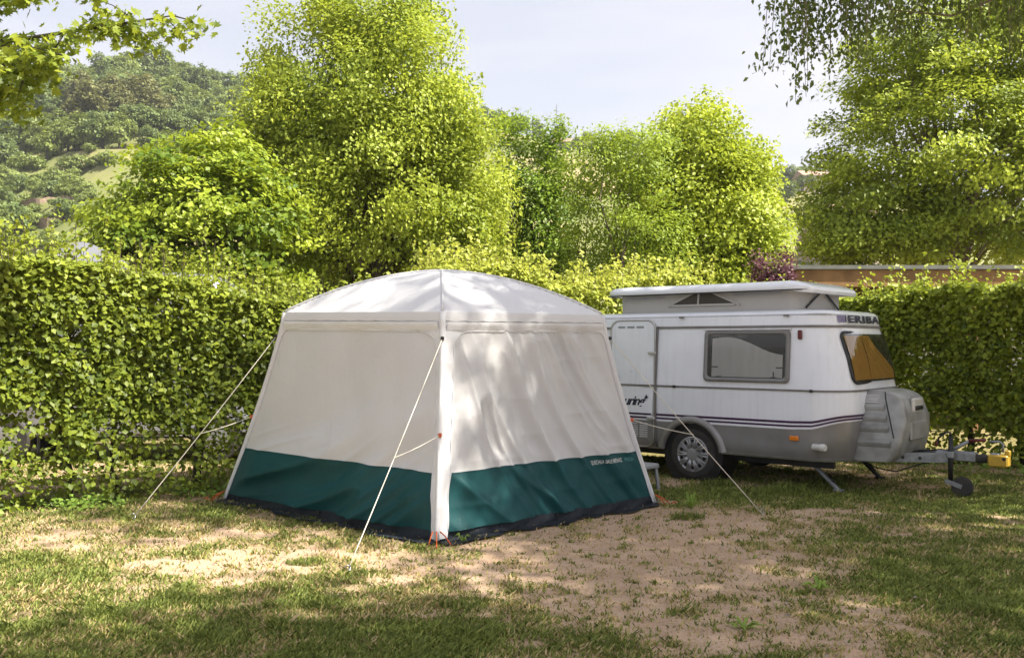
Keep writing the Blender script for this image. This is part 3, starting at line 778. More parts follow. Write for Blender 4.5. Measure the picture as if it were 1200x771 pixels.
hedge('hedge', 'tall clipped hedge with dark stems along the left side of the tent', (-9.0, 6.1), (-1.2, 11.95), 0.85,
      lambda x: float(np.interp(x, [0, 5, 5.8, 6.7, 7.2, 7.7, 8.2, 9.8], [2.52, 2.46, 2.37, 2.34, 2.22, 2.06, 2.02, 2.15])), 165000, 0.070, M['L_hedge'], 800, 15, sep=300, low=1.1, seed=2, kind='quad')
hedge('hedge', 'loose bright yellow-green hedge running behind the tent to the caravan', (-1.15, 12.3), (3.0, 15.6), 0.9,
      lambda x: 2.55 + 0.12 * math.sin(x * 1.7), 32000, 0.088, M['L_back'], 420, 7, low=0.6, seed=5)
hedge('hedge', 'tall shaded hedge behind the caravan and its drawbar on the right', (3.1, 15.3), (9.6, 9.75), 0.9,
      lambda x: 2.24 + 0.05 * math.sin(x * 2.1), 105000, 0.078, M['L_right'], 480, 12, low=0.75, seed=8, kind='quad')

# ------------------------------------------------------------------ timber shelter, low wall, parked vehicles behind the hedges
def shelter():
    root = empty('timber_shelter', (5.2, 17.0, -0.06))
    MB().box((4.5, 0, 2.82), (9.2, 0.12, 0.31), bev=0.008).build('beam', M['wood'], root)
    MB().box((4.5, 3.2, 2.80), (9.2, 0.12, 0.30), bev=0.008).build('beam', M['wood'], root)
    MB().box((4.5, 1.85, 3.015), (9.6, 3.8, 0.05)).build('roof_sheet', M['metal_edge'], root)
    MB().box((4.5, -0.085, 3.02), (9.64, 0.05, 0.07)).build('gutter', M['metal_edge'], root)
    for x in (0.2, 3.1, 6.0, 8.9):
        for y in (0.0, 3.2):
            MB().box((x, y, 1.32), (0.14, 0.14, 2.64), bev=0.006).build('post', M['wood'], root)
    for k in range(10):
        MB().box((0.2 + k * 0.97, 1.6, 2.92), (0.06, 3.0, 0.12)).build('rafter', M['wood'], root)
    tag(root, 'open timber shelter with long brown beam behind the right hedge', 'shelter')
shelter()
clay = MB().grid(lambda u, v: (3.0 + 14 * u, 18.6 + .3 * math.sin(u * 5) + 2.2 * v, .035), np.linspace(0, 1, 20), (0, 1))
tag(clay.build('clay_path', M['terracotta']), 'reddish clay path beyond the right hedge', kind='structure')

def van(name, label, loc, rz, L_=5.2, H=2.5, nose=1.15):
    root = empty(name, loc, rz)
    W = 1.9
    prof = [(-L_ / 2, 0.35), (L_ / 2 - 0.02, 0.35), (L_ / 2, 0.75), (L_ / 2 - 0.12, 1.05), (L_ / 2 - nose * 0.62, 1.25), (L_ / 2 - nose * 1.25, H - 0.28), (L_ / 2 - nose * 1.6, H - 0.04), (L_ / 2 - nose * 2.2, H), (-L_ / 2 + 0.2, H - 0.02), (-L_ / 2 + 0.04, H - 0.3)]
    rings = []
    for yy, sc in ((-W / 2, 0.94), (-W / 2 + 0.06, 0.985), (-W / 2 + 0.2, 1.0), (W / 2 - 0.2, 1.0), (W / 2 - 0.06, 0.985), (W / 2, 0.94)):
        rings.append([((x) * sc, yy, (z - 1.2) * sc + 1.2) for x, z in prof])
    MB().loft(rings).build('body', M['silver_paint'], root, auto=35)
    a = Vector((L_ / 2 - nose * 0.68 + .03, 0, 1.32)); b = Vector((L_ / 2 - nose * 1.22 + .03, 0, H - 0.34))
    MB().grid(lambda u, v: tuple(a.lerp(b, v) + Vector((0.012, (u - .5) * (W - .34 - .12 * v), 0.006))), np.linspace(0, 1, 5), (0, 1)).build('windscreen', M['dark_glass'], root)
    for s in (-1, 1):
        MB().box((L_ / 2 - nose * 1.75, s * (W / 2 + .002), 1.62), (0.75, 0.02, 0.5), bev=.008).build('side_window', M['dark_glass'], root)
        MB().box((L_ / 2 - 0.1, s * 0.68, 0.82), (0.14, 0.3, 0.2), bev=.03).build('headlight', M['lamp_white'], root)
        for x in (-L_ / 2 + 0.95, L_ / 2 - 0.95):
            w_ = MB().lathe((x, s * (W / 2 - .1) - s * .1, 0.33), (0, s, 0), [(0, .2), (0, .31), (.04, .33), (.18, .33), (.22, .31), (.22, .2)], 20).build('wheel', M['rubber'], root, auto=40)
            MB().lathe((x, s * (W / 2 + .025), 0.33), (0, s, 0), [(0, .19), (.006, .19), (.012, .1)], 16).build('rim', M['hub_silver'], w_)
    MB().box((L_ / 2 + .02, 0, .5), (.1, 1.7, .22), bev=.03).build('bumper', M['black'], root)
    tag(root, label, 'van')
    return root
van('parked_van', 'silver van with sloping windscreen just over the hedge beside the tent', (-5.45, 13.45, 0), R(8), 4.6, 2.56, 0.62)
def canopy():
    root = empty('canopy_tent', (-6.6, 14.5, 0), R(25)); hw = .62
    def rp(a, b):
        r = max(abs(a), abs(b)); return (a * hw, b * hw, 2.80 + .36 * (1 - r ** 1.3))
    MB().grid(rp, np.linspace(-1, 1, 17), np.linspace(-1, 1, 17)).build('roof', M['grey_canopy'], root, auto=40)
    MB().loft([[(x * hw, y * hw, z) for x, y in ((-1, -1), (1, -1), (1, 1), (-1, 1))] for z in (2.81, 2.60)], cap=False).build('valance', M['grey_canopy'], root)
    for x in (-1, 1):
        for y in (-1, 1): MB().tube([(x * (hw - .03), y * (hw - .03), 0), (x * (hw - .03), y * (hw - .03), 2.72)], .02, 6).build('pole', M['steel'], root)
    tag(root, 'pale grey canopy roof peeping over the hedge at far left', 'canopy')
canopy()

def white_caravan():
    root = empty('white_caravan', (10.3, 19.6, 0))
    pr = [(-2.6, .5), (2.3, .5), (2.6, 1.2), (2.35, 2.2), (2.0, 2.55), (-2.3, 2.6), (-2.6, 2.3)]
    MB().loft([[(x * s, y, (z - 1.5) * s + 1.5) for x, z in pr] for y, s in ((-1.05, .97), (-1.0, 1), (1.0, 1), (1.05, .97))]).build('body', M['white_paint'], root, auto=35)
    for x in (-1.4, .9): MB().box((x, -1.055, 1.7), (1.0, .03, .55), bev=.01).build('window', M['dark_glass'], root)
    for y in (-.9, .9): MB().lathe((0, y, .31), (0, 1, 0), [(-.09, .2), (-.09, .29), (0, .31), (.09, .29), (.09, .2)], 20).build('wheel', M['rubber'], root)
    tag(root, 'white caravan under the timber shelter, only its top edge showing', 'caravan')
white_caravan()

# ------------------------------------------------------------------ hillside trees, terrace walls, village
def hill_tree_proto(mat, n, shape):
    r_ = np.array({'round': [(0, 0, 3.4, 2.6, 2.6, 2.3), (1.2, .6, 4.4, 1.6, 1.6, 1.5), (-1.3, -.4, 3.0, 1.8, 1.8, 1.6)],
                   'tall': [(0, 0, 3.2, 1.7, 1.7, 2.8), (0.2, .2, 5.8, 1.2, 1.2, 1.9), (-.5, 0, 4.6, 1.3, 1.3, 1.6)],
                   'bush': [(0, 0, 1.5, 2.0, 2.0, 1.6), (1.2, 0, 1.2, 1.2, 1.2, 1.1)]}[shape])
    c, P, N_, ct = crown_points(r_, n, 28, 0.38, shell=0.35)
    return P, N_, 0.5 * (0.6 + 0.6 * rng.random(len(P))), 0.6 * ct + 0.4 * rng.random(len(P)), mat, shape

protos = []
for mat, n, sh in ((M['L_hill'], 90, 'round'), (M['L_hill'], 90, 'round'), (M['L_hill_light'], 80, 'round'), (M['L_hill_olive'], 95, 'tall'), (M['L_hill_light'], 50, 'bush'), (M['L_hill'], 85, 'tall')):
    P, N_, S, ti, mt, sh = hill_tree_proto(mat, n, sh)
    root = empty('hill_tree', (0, 0, -50))
    leaves('crown', P, N_, S, mt, root, 'quad', 0.3, tint=ti)
    MB().tube([(0, 0, -1.0), (0, 0, 1.5), (.1, 0, 3)], [.28, .2, .1], 6).build('trunk', M['bark_dark'], root)
    protos.append(root)
HL = ['dark green round-topped tree on the far hillside', 'green round-topped tree on the far hillside', 'pale green round-topped tree on the far hillside', 'tall olive-brown tree on the far hillside', 'low pale green bush on the far hillside', 'tall dark green tree on the far hillside']
used = set()
def hill_tree(k, x, y, s):
    if k not in used:
        o = protos[k]; used.add(k)
    else:
        o = copy_tree(protos[k])
    zz = float(hill_z(x, y))
    o.location = (x, y, zz); o.rotation_euler = (0, 0, random.random() * 6.28); o.scale = (s * random.uniform(.9, 1.15), s * random.uniform(.9, 1.15), s)
    u = 600 + F * x / y
    zone = 'on the skyline behind the garden trees' if u > 500 else ('on the wooded crest at top left' if y > 212 else ('on the middle slope at far left' if y > 150 else 'on the lower terraces at far left'))
    lb = HL[k].replace('on the far hillside', zone)
    tag(o, lb, 'tree', lb.split(' ', 1)[1] + ', alike')
def px(u, y): return (u - 600) / F * y
hr = random.Random(5)
for u in range(-40, 300, 12):                        # wooded crest, left
    y = 246 + hr.uniform(-8, 8); hill_tree(hr.choice((0, 1, 1, 5, 0)), px(u + hr.uniform(-5, 5), y), y, hr.uniform(.9, 1.5))
for u in range(-40, 300, 14):
    y = 222 + hr.uniform(-10, 10); hill_tree(hr.choice((0, 1, 2, 5)), px(u + hr.uniform(-6, 6), y), y, hr.uniform(.9, 1.4))
for u in range(-40, 300, 11):
    y = 186 + hr.uniform(-9, 9); hill_tree(hr.choice((0, 1, 1, 2, 5)), px(u + hr.uniform(-6, 6), y), y, hr.uniform(.7, 1.2))
for u in range(-40, 300, 12):
    y = 200 + hr.uniform(-10, 8); hill_tree(hr.choice((0, 1, 1, 2)), px(u + hr.uniform(-6, 6), y), y, hr.uniform(.8, 1.3))
for u in range(85, 200, 9):                          # olive-brown stand
    y = 172 + hr.uniform(-12, 12); hill_tree(3, px(u + hr.uniform(-6, 6), y), y, hr.uniform(.9, 1.35))
for u, y in ((12, 178), (30, 174), (22, 168), (45, 160), (60, 158), (75, 160), (90, 152), (55, 150), (5, 150), (120, 150), (140, 150)):
    hill_tree(hr.choice((1, 2, 2)), px(u, y), y, hr.uniform(.8, 1.1))
for u, y, s in ((8, 118, .8), (-10, 122, .9), (35, 112, .5), (60, 128, .5), (82, 126, .5), (98, 124, .5), (45, 130, .5), (20, 132, .5), (75, 112, .5), (100, 112, .7), (0, 104, .9), (30, 98, .45), (60, 102, .45), (-20, 100, .9)):
    hill_tree(hr.choice((1, 2, 4, 2)), px(u, y), y, s)
for u in range(-30, 300, 10):
    y = 160 + hr.uniform(-9, 9); hill_tree(hr.choice((0, 1, 1, 2, 5)), px(u + hr.uniform(-6, 6), y), y, hr.uniform(.6, 1.0))
for u in range(10, 130, 9):
    y = 140 + hr.uniform(-4, 4); hill_tree(4, px(u + hr.uniform(-5, 5), y), y, hr.uniform(.5, .8))
for u in range(560, 960, 13):                        # crest in the middle and right
    y = 240 + hr.uniform(-12, 8); hill_tree(hr.choice((0, 1, 5, 2)), px(u + hr.uniform(-6, 6), y), y, hr.uniform(.55, 1.05))
for u in range(600, 1000, 20):
    y = 205 + hr.uniform(-18, 12); hill_tree(hr.choice((4, 1, 2)), px(u + hr.uniform(-6, 6), y), y, hr.uniform(.6, .9))
for j in range(70):                                  # scrub on the terraces
    u = hr.uniform(-30, 130); y = hr.uniform(84, 150); hill_tree(4, px(u, y), y, hr.uniform(.22, .5))
for k in range(6):
    if k not in used: hill_tree(k, px(150, 215), 215, 1)
for k, (u0, u1, y) in enumerate(((5, 95, 138), (0, 110, 124), (15, 120, 112), (40, 92, 166))):
    mb = MB(); rings = []
    for i in range(24):
        u = u0 + (u1 - u0) * i / 23; yy = y + math.sin(i * .5) * 1.2; x = px(u, yy); z = float(hill_z(x, yy + 1))
        hgt = 1.0 + .25 * math.sin(i * 1.7)
        rings.append([(x, yy - .25, z - 1.6), (x, yy + .25, z - 1.6), (x, yy + .22, z + hgt * .4), (x, yy - .22, z + hgt * .4)])
    mb.loft(rings)
    tag(mb.build('terrace_wall', M['stone']), ['lowest but two', 'lowest but one', 'lowest', 'topmost'][k] + ' of the dry-stone terrace walls on the left hillside', 'wall', 'terrace walls')
bare = MB().grid(lambda u, v: (px(45 + 45 * u, 178 + 10 * v), 178 + 10 * v, float(hill_z(px(45 + 45 * u, 178 + 10 * v), 178 + 10 * v)) + 0.5 + 1.6 * math.sin(math.pi * u) * math.sin(math.pi * v)), np.linspace(0, 1, 12), np.linspace(0, 1, 8))
tag(bare.build('bare_slope', M['render_cream'], smooth=True), kind='structure')

def house(name, label, x, y, w, d, h, rh, wall, z=None, tower=None, rz=0.2, wins=3):
    if z is None: z = float(hill_z(x, y))
    root = empty(name, (x, y, z - .5), rz)
    MB().box((0, 0, h / 2), (w, d, h)).build('wall', wall, root)
    e = .35
    MB().add([(-w / 2 - e, -d / 2 - e, h), (w / 2 + e, -d / 2 - e, h), (w / 2 + e, d / 2 + e, h), (-w / 2 - e, d / 2 + e, h), (-w / 2 - e, 0, h + rh), (w / 2 + e, 0, h + rh)],
             [(0, 1, 5, 4), (2, 3, 4, 5), (1, 2, 5), (3, 0, 4), (3, 2, 1, 0)]).build('roof', M['roof_tile'], root)
    for r_ in range(2):
        for i in range(wins):
            MB().box((-w / 2 + (i + .5) * w / wins, -d / 2 - .03, h * (.3 + .42 * r_)), (.9, .1, 1.3)).build('window', M['dark_glass'], root)
    if tower:
        tw, th = tower
        t = MB().box((w / 2 - .5, -d / 2 + .2, th / 2), (tw, tw, th)).build('tower', wall, root)
        MB().add([(w / 2 - .5 + a * (tw / 2 + .3), -d / 2 + .2 + b * (tw / 2 + .3), th) for a, b in ((-1, -1), (1, -1), (1, 1), (-1, 1))] + [(w / 2 - .5, -d / 2 + .2, th + 2.4)], [(0, 1, 4), (1, 2, 4), (2, 3, 4), (3, 0, 4), (3, 2, 1, 0)]).build('tower_roof', M['roof_tile'], t)
        MB().box((w / 2 - .5, -d / 2 + .2 - tw / 2 - .02, th - 1.2), (.6, .1, .9)).build('window', M['dark_glass'], t)
    tag(root, label, 'house')
house('house', 'pink village house with pointed tower between the bright tree and the maple', 33.4, 120, 7, 6, 9.5, 1.6, M['render_pink'], z=2.0, tower=(2.2, 12.4))
house('house', 'cream village house with tiled gable glimpsed under the maple', 40.5, 116, 7, 6, 6.0, 2.2, M['render_cream'])
house('house', 'small pale house high on the far hillside above the hornbeam', 11.4, 216, 4.5, 4, 3.0, 1.2, M['render_cream'], rz=-.1)
house('house', 'wide cream house on the right slope beside the maple crown', 70.5, 216, 10, 6, 4.0, 1.6, M['render_cream'], rz=.1)
for x, hgt, lb in ((11.7, 12, 'taller'), (13.2, 8.5, 'shorter')):
    y = 248; z = float(hill_z(x, y))
    t = MB().tube([(x, y, z), (x, y, z + hgt)], [.16, .08], 6)
    for k in (.7, .85): t.box((x, y, z + hgt * k), (1.2, .1, .1))
    tag(t.build('radio_mast', M['galv']), lb + ' of the two thin masts on the skyline', 'mast', 'masts on the skyline')

# ------------------------------------------------------------------ tent
TC, TL, TR = np.array((-0.60, 7.50)), np.array((-2.92, 9.56)), np.array((1.42, 9.33))
TB = TL + TR - TC
EC, EL, ER = np.array((-0.585, 7.98)), np.array((-2.235, 9.30)), np.array((0.865, 9.10))
EB = EL + ER - EC
ZE = {'C': 1.862, 'L': 1.90, 'R': 1.87, 'B': 1.89}
BASEP = {'C': TC, 'L': TL, 'R': TR, 'B': TB}; EAVEP = {'C': EC, 'L': EL, 'R': ER, 'B': EB}
T0 = empty('tent', (-0.75, 9.5, 0))
TO = np.array((-0.75, 9.5, 0))
FACES = {'left': ('L', 'C'), 'right': ('C', 'R'), 'rear_left': ('B', 'L'), 'rear_right': ('R', 'B')}

def ridge(n):
    return (1 - np.abs(2 * n - 1)) ** 2

def folds(face, p, t):
    """Wrinkle height (m) of a wall at p along, t down (0 eave, 1 ground)."""
    x, y = p * 2.8, t * 1.85
    if face == 'right':
        q = vnoise(x * .8, y * .8, 50) * .35
        a = x * 0.84 - y * 0.52 + q; b = x * 0.52 + y * 0.84
        w = 0.095 * (ridge(vnoise(a * 3.1, b * 0.45, 51)) - .4) + 0.050 * (ridge(vnoise(a * 7.3, b * 0.7, 52)) - .4)
        c_ = x * 0.60 - y * 0.80 + q * .6
        w = w * (1 - .5 * sstep(.62, .78, t)) + sstep(.60, .78, t) * 0.075 * (ridge(vnoise(c_ * 4.2 + 3, (x + y) * 0.45, 53)) - .4)
        w = w + 0.010 * (ridge(vnoise(x * 2.5, y * 6, 54)) - .4)
    elif face == 'left':
        q = vnoise(x * .7, y * .7, 60) * .3
        a = x * 0.42 + y * 0.90 + q; b = x * .90 - y * .42
        w = sstep(.30, .75, t) * 0.12 * (ridge(vnoise(a * 3.0, b * .42 + 7, 61)) - .4) + 0.040 * (vnoise(x * 2.2 + q - y * .3, y * .6, 62) - .4) * (1 - .6 * t)
        w = w + 0.045 * sstep(.5, .85, t) * (ridge(vnoise(a * 7, b * .8, 63)) - .4) + 0.006 * (vnoise(x * 5, y * 5, 64) - .5)
    else:
        w = 0.03 * (fbm(p * 6, t * 3, 71, 2) - .5)
    edge = np.minimum(np.minimum(p, 1 - p) * 9, 1.0) * sstep(.03, .16, t) * sstep(0, .05, 1.0 - t)
    return w * np.clip(edge, 0, 1)

def wall_pt(face, p, t, off=0.0, wr=True):
    A, B_ = FACES[face]
    k = t ** 1.18
    pa = EAVEP[A] * (1 - p) + EAVEP[B_] * p; pb = BASEP[A] * (1 - p) + BASEP[B_] * p
    xy = pa * (1 - k) + pb * k
    ze = ZE[A] * (1 - p) + ZE[B_] * p
    z = ze * (1 - t)
    e = BASEP[B_] - BASEP[A]
    nrm = np.array((e[1], -e[0])); nrm = nrm / np.linalg.norm(nrm)
    mid = (BASEP['L'] + BASEP['R']) / 2 - (BASEP[A] + BASEP[B_]) / 2
    if np.dot(nrm, mid) > 0: nrm = -nrm
    d = off - 0.045 * math.sin(math.pi * p) * math.sin(math.pi * min(t * 1.02, 1))
    if wr: d += float(folds(face, p, t))
    xy = xy + nrm * d
    return np.array((xy[0], xy[1], z)) - TO

T_TOP = 0.088; T_GRN = 0.712; T_SKIRT = 0.95
MARG = {('left', 0): (.012, .010, .03), ('left', 1): (.026, .020, .11), ('right', 0): (.056, .036, .10), ('right', 1): (.014, .012, .03)}
def p_in(face, sgn, t, hh=0.075):
    """Width of the pole sleeve (share of the wall) at height t; rounds out into the arch at the top."""
    m0, m1, rr = MARG.get((face, sgn), (.04, .03, .08))
    m = m0 + (m1 - m0) * min(1, t / T_SKIRT)
    x = (t - T_TOP) / hh
    if x < 1: m += rr * (1 - math.sqrt(max(0, 1 - (1 - x) ** 2)))
    return m
def p_at(face, u, t):
    a, b = p_in(face, 0, t), 1 - p_in(face, 1, t)
    return a + (b - a) * u
def prow(face):
    return lambda u, t: wall_pt(face, p_at(face, u, t), t)
for face in FACES:
    hi = face in ('left', 'right')
    nu, nv = (130, 90) if hi else (30, 24)
    us = np.linspace(0, 1, nu)
    ts = np.concatenate([T_TOP + (np.linspace(0, 1, 10) ** 2) * 0.075, np.linspace(T_TOP + 0.08, T_GRN, nv)])
    MB().grid(prow(face), us, ts).build('wall_panel', M['fabric_panel'], T0, smooth=True)
    MB().grid(prow(face), us, np.linspace(T_GRN, T_SKIRT + 0.005, 26)).build('green_band', M['fabric_green'], T0, smooth=True)
    sl = MB()                                          # seam between band and panel
    sl.tube([wall_pt(face, p_at(face, u, T_GRN), T_GRN, 0.001) for u in np.linspace(0, 1, 60)], 0.004, 5)
    sl.build('seam', M['fabric_green'], T0, smooth=True)
    for sgn in (0, 1):                                 # sleeve strips beside the poles
        def strip(u, t, sgn=sgn):
            q = p_in(face, sgn, t) * u
            return wall_pt(face, q if sgn == 0 else 1 - q, t, 0.012 * (1 - u) + 0.006 + 0.004 * math.sin(t * 60) * u)
        MB().grid(strip, np.linspace(0, 1, 8), np.concatenate([ts, np.linspace(T_GRN + .01, T_SKIRT + 0.03, 14)])).build('pole_sleeve', M['fabric_sleeve'], T0, smooth=True)
        MB().tube([wall_pt(face, p_at(face, sgn, t), t, 0.006) for t in np.concatenate([ts, np.linspace(T_GRN + .02, T_SKIRT, 14)])], 0.0055, 5).build('piping', M['fabric_sleeve'], T0, smooth=True)
    # header above the panel and the valance hanging over it
    MB().grid(lambda u, t: wall_pt(face, u, t, 0.010), np.linspace(0, 1, 30), np.linspace(0.0, T_TOP + .001, 6)).build('header', M['fabric_sleeve'], T0, smooth=True)
    MB().grid(lambda u, t: wall_pt(face, 0.015 + 0.97 * u, t, 0.022 + 0.006 * math.sin(u * 23) * math.sin(u * 7 + 1) + 0.012 * math.sin((t - .03) / .042 * 3.14)), np.linspace(0, 1, 70), np.linspace(0.045, 0.082, 7)).build('gutter_roll', M['fabric_sleeve'], T0, smooth=True)
    sw = MB()
    def skirt(u, t, face=face):
        w_ = 1 + (0.05 * math.sin(math.pi * u)) * 0
        base = wall_pt(face, u, T_SKIRT + (1 - T_SKIRT) * min(t * 1.25, 1) * 0.96, -0.004 + 0.012 * math.sin(u * 40 + t * 5) * t, False)
        if t > .8:
            e = wall_pt(face, u, 1.0, 0.11 * (t - .8) / .2 * (1 + .35 * math.sin(u * 17) + .25 * math.sin(u * 41)), False)
            base = np.array((e[0], e[1], 0.012 + 0.012 * abs(math.sin(u * 29 + t * 9))))
        return base
    sw.grid(skirt, np.linspace(0, 1, 70), np.concatenate([np.linspace(0, .8, 7), np.linspace(.84, 1, 5)])).build('skirt', M['skirt'], T0, smooth=True)
    tie = wall_pt(face, .5, T_SKIRT + .012, .012, False)
    MB().box(tie, (.02, .02, .03)).build('hem_tab', M['black'], T0)

# corner poles in their sleeves
for c in 'CLRB':
    pts = []
    for t in np.linspace(0.0, 0.985, 20):
        k = t ** 1.18; xy = EAVEP[c] * (1 - k) + BASEP[c] * k
        pts.append((xy[0] - TO[0], xy[1] - TO[1], ZE[c] * (1 - t)))
    MB().tube(pts, [0.028 - 0.006 * i / 19 for i in range(20)], 12).build('corner_pole', M['fabric_sleeve'], T0, smooth=True)

# domed roof: two curved cross poles give four creased panels
def roof_pt(a, b):
    wl_, wr_, wt, wb = (1 - a) / 2, (1 + a) / 2, (1 - b) / 2, (1 + b) / 2
    xy = EC * wl_ * wt + ER * wr_ * wt + EL * wl_ * wb + EB * wr_ * wb
    ze = ZE['C'] * wl_ * wt + ZE['R'] * wr_ * wt + ZE['L'] * wl_ * wb + ZE['B'] * wr_ * wb
    r = max(abs(a), abs(b)); s = min(abs(a), abs(b)) / max(r, 1e-6)
    z = ze + 0.41 * (1 - r ** 1.85) - 0.022 * (1 - s) * math.sin(math.pi * min(r, 1)) + 0.006 * float(fbm(a * 3, b * 3, 81, 2) - .5) * (1 - r)
    return np.array((xy[0] - TO[0], xy[1] - TO[1], z + 0.012))
g_ = np.linspace(-1, 1, 49)
MB().grid(lambda a, b: roof_pt(a * 1.012, b * 1.012), g_, g_).build('roof', M['fabric_roof'], T0, auto=60)
ro = MB()
def rim(k, dz, o):
    n = 40; side = k // n; f = (k % n) / n * 2 - 1
    a, b = [(f, -1), (1, f), (-f, 1), (-1, -f)][side]
    q = roof_pt(a * (1.012 + o), b * (1.012 + o)); return (q[0], q[1], q[2] - dz + 0.004 * math.sin(f * 31) * (dz > .03))
ro.loft([[rim(k, dz, o) for k in range(160)] for dz, o in ((0.0, 0), (0.012, .006), (0.05, .014), (0.066, .016))], cap=False)
ro.build('valance', M['fabric_roof'], T0, smooth=True)
for s in ((1, 1), (1, -1)):
    MB().tube([roof_pt(s[0] * f, s[1] * f) + np.array((0, 0, .004)) for f in np.linspace(-1, 1, 41)], 0.011, 6).build('roof_seam', M['fabric_roof'], T0, smooth=True)

# lettering on the green band
def text_mesh(body, size, shear=0.0, bold=0.0, spacing=1.0):
    cu = bpy.data.curves.new('lettering', 'FONT'); cu.body = body; cu.size = size; cu.shear = shear; cu.offset = bold
    cu.space_character = spacing; cu.resolution_u = 3
    o = bpy.data.objects.new('lettering', cu); col.objects.link(o)
    dg = bpy.context.evaluated_depsgraph_get()
    me = bpy.data.meshes.new_from_object(o.evaluated_get(dg))
    bpy.data.objects.remove(o); bpy.data.curves.remove(cu)
    v = np.array([x.co[:] for x in me.vertices]); f = [tuple(p.vertices) for p in me.polygons]
    bpy.data.meshes.remove(me)
    return v, f
def tent_text(body, p0, p1, t_base, hgt, mat):
    v, f = text_mesh(body, 1.0, bold=0.0)
    x0, x1 = v[:, 0].min(), v[:, 0].max()
    vv = [wall_pt('right', p0 + (p1 - p0) * (x - x0) / (x1 - x0), t_base - y * hgt / 0.7, 0.004) for x, y, _ in v]
    mesh_obj('lettering', vv, f, mat, T0)
tent_text('QUECHUA BASE ARPENAZ', 0.735, 0.895, 0.755, 0.020, M['print_white'])
tent_text('FRESH', 0.91, 0.95, 0.755, 0.020, M['print_teal'])

# guy ropes, tabs and orange corner loops
def corner_pt(c, t):
    k = t ** 1.18; xy = EAVEP[c] * (1 - k) + BASEP[c] * k
    out = BASEP[c] - (TL + TR) / 2; out = out / np.linalg.norm(out)
    return Vector((xy[0] + out[0] * .035 - TO[0], xy[1] + out[1] * .035 - TO[1], ZE[c] * (1 - t)))
PEGS = {'C': (-1.14, 6.52), 'L': (-3.42, 8.50), 'R': (2.32, 8.75)}
for c, (px_, py_) in PEGS.items():
    peg = Vector((px_ - TO[0], py_ - TO[1], 0.02))
    a = corner_pt(c, 0.12); b = corner_pt(c, 0.545)
    j = a.lerp(peg, {'C': 0.56, 'L': 0.56, 'R': 0.56}[c])
    def sag(p, q, s): return [p.lerp(q, k / 10) - Vector((0, 0, s * math.sin(math.pi * k / 10))) for k in range(11)]
    r = MB().tube(sag(a, peg, 0.012), 0.0040, 6); r.tube(sag(b, j, 0.01), 0.0037, 6)
    r.build('guy_rope', M['rope'], T0, smooth=True)
    for q in (a, b): MB().box(q, (.03, .03, .035), bev=.006).build('rope_tab', M['orange'] if q is b else M['black'], T0)
    pg = MB().tube([(px_, py_, -.05), (px_ + .02, py_ + .02, .05)], .005, 6); pg.tube([(px_ + .02, py_ + .02, .05), (px_, py_ + .01, .065), (px_ - .02, py_, .05)], .005, 6)
    tag(pg.build('tent_peg', M['steel'], None, smooth=True), {'C': 'steel peg holding the front guy rope in the grass', 'L': 'steel peg holding the guy rope beside the left hedge', 'R': 'steel peg holding the guy rope in front of the caravan'}[c], 'peg', 'steel guy rope pegs')
for c in 'CLR':
    out = BASEP[c] - (TL + TR) / 2; out = Vector((out[0], out[1], 0)).normalized(); sd = Vector((-out.y, out.x, 0))
    b = Vector((BASEP[c][0] - TO[0], BASEP[c][1] - TO[1], 0))
    for k in (-1, 0, 1):
        e = b + out * (.14 - .05 * abs(k)) + sd * (.085 * k * (1 + .3 * k)) + Vector((0, 0, .018))
        s = b + sd * .03 * k + Vector((0, 0, .10))
        MB().tube([s, s.lerp(e, .5) + Vector((0, 0, .012)), e], [.006, .005, .006], 5).build('corner_strap', M['orange'], T0, smooth=True)
    p = Vector((BASEP[c][0], BASEP[c][1], 0)) + out * .15
    q = MB().tube([p + Vector((0, 0, -.04)), p + Vector((0, 0, .03)) + out * .02], .006, 6); q.tube([p + out * .02 + Vector((0, 0, .03)), p + out * .045 + Vector((0, 0, .035)), p + out * .05 + Vector((0, 0, .015))], .006, 6)
    tag(q.build('corner_peg', M['orange'], None, smooth=True), {'C': 'orange peg at the front corner of the tent', 'L': 'orange peg at the left corner of the tent by the hedge', 'R': 'orange peg at the right corner of the tent by the caravan'}[c], 'peg', 'orange corner pegs')
tag(T0, 'white and dark green pavilion tent with domed roof standing on the grass', 'tent')

# ------------------------------------------------------------------ caravan
CV = empty('caravan', (2.087, 10.98, 0), -math.atan2(.65, .76))
W = 1.85
def lerp_tab(z, zs, vs_): return float(np.interp(z, zs, vs_))
def sf(z): return lerp_tab(z, [.34, .5, .8, 1.09, 1.45, 1.78, 1.90, 1.94, 1.96, 1.975, 1.985], [1.72, 1.77, 1.81, 1.80, 1.73, 1.62, 1.605, 1.57, 1.50, 1.30, .9])
def sr(z): return lerp_tab(z, [.34, .8, 1.09, 1.5, 1.78, 1.90, 1.94, 1.96, 1.975, 1.985], [-2.0, -2.08, -2.1, -2.06, -1.97, -1.94, -1.92, -1.85, -1.6, -1.25])
def y0(z): return lerp_tab(z, [.34, .42, 1.09, 1.78, 1.90, 1.94, 1.96, 1.975, 1.985], [.03, .0, .0, .05, .065, .09, .14, .34, .7])
def rad(z): return lerp_tab(z, [.34, 1.09, 1.9, 1.975, 1.985], [.34, .36, .36, .3, .18])
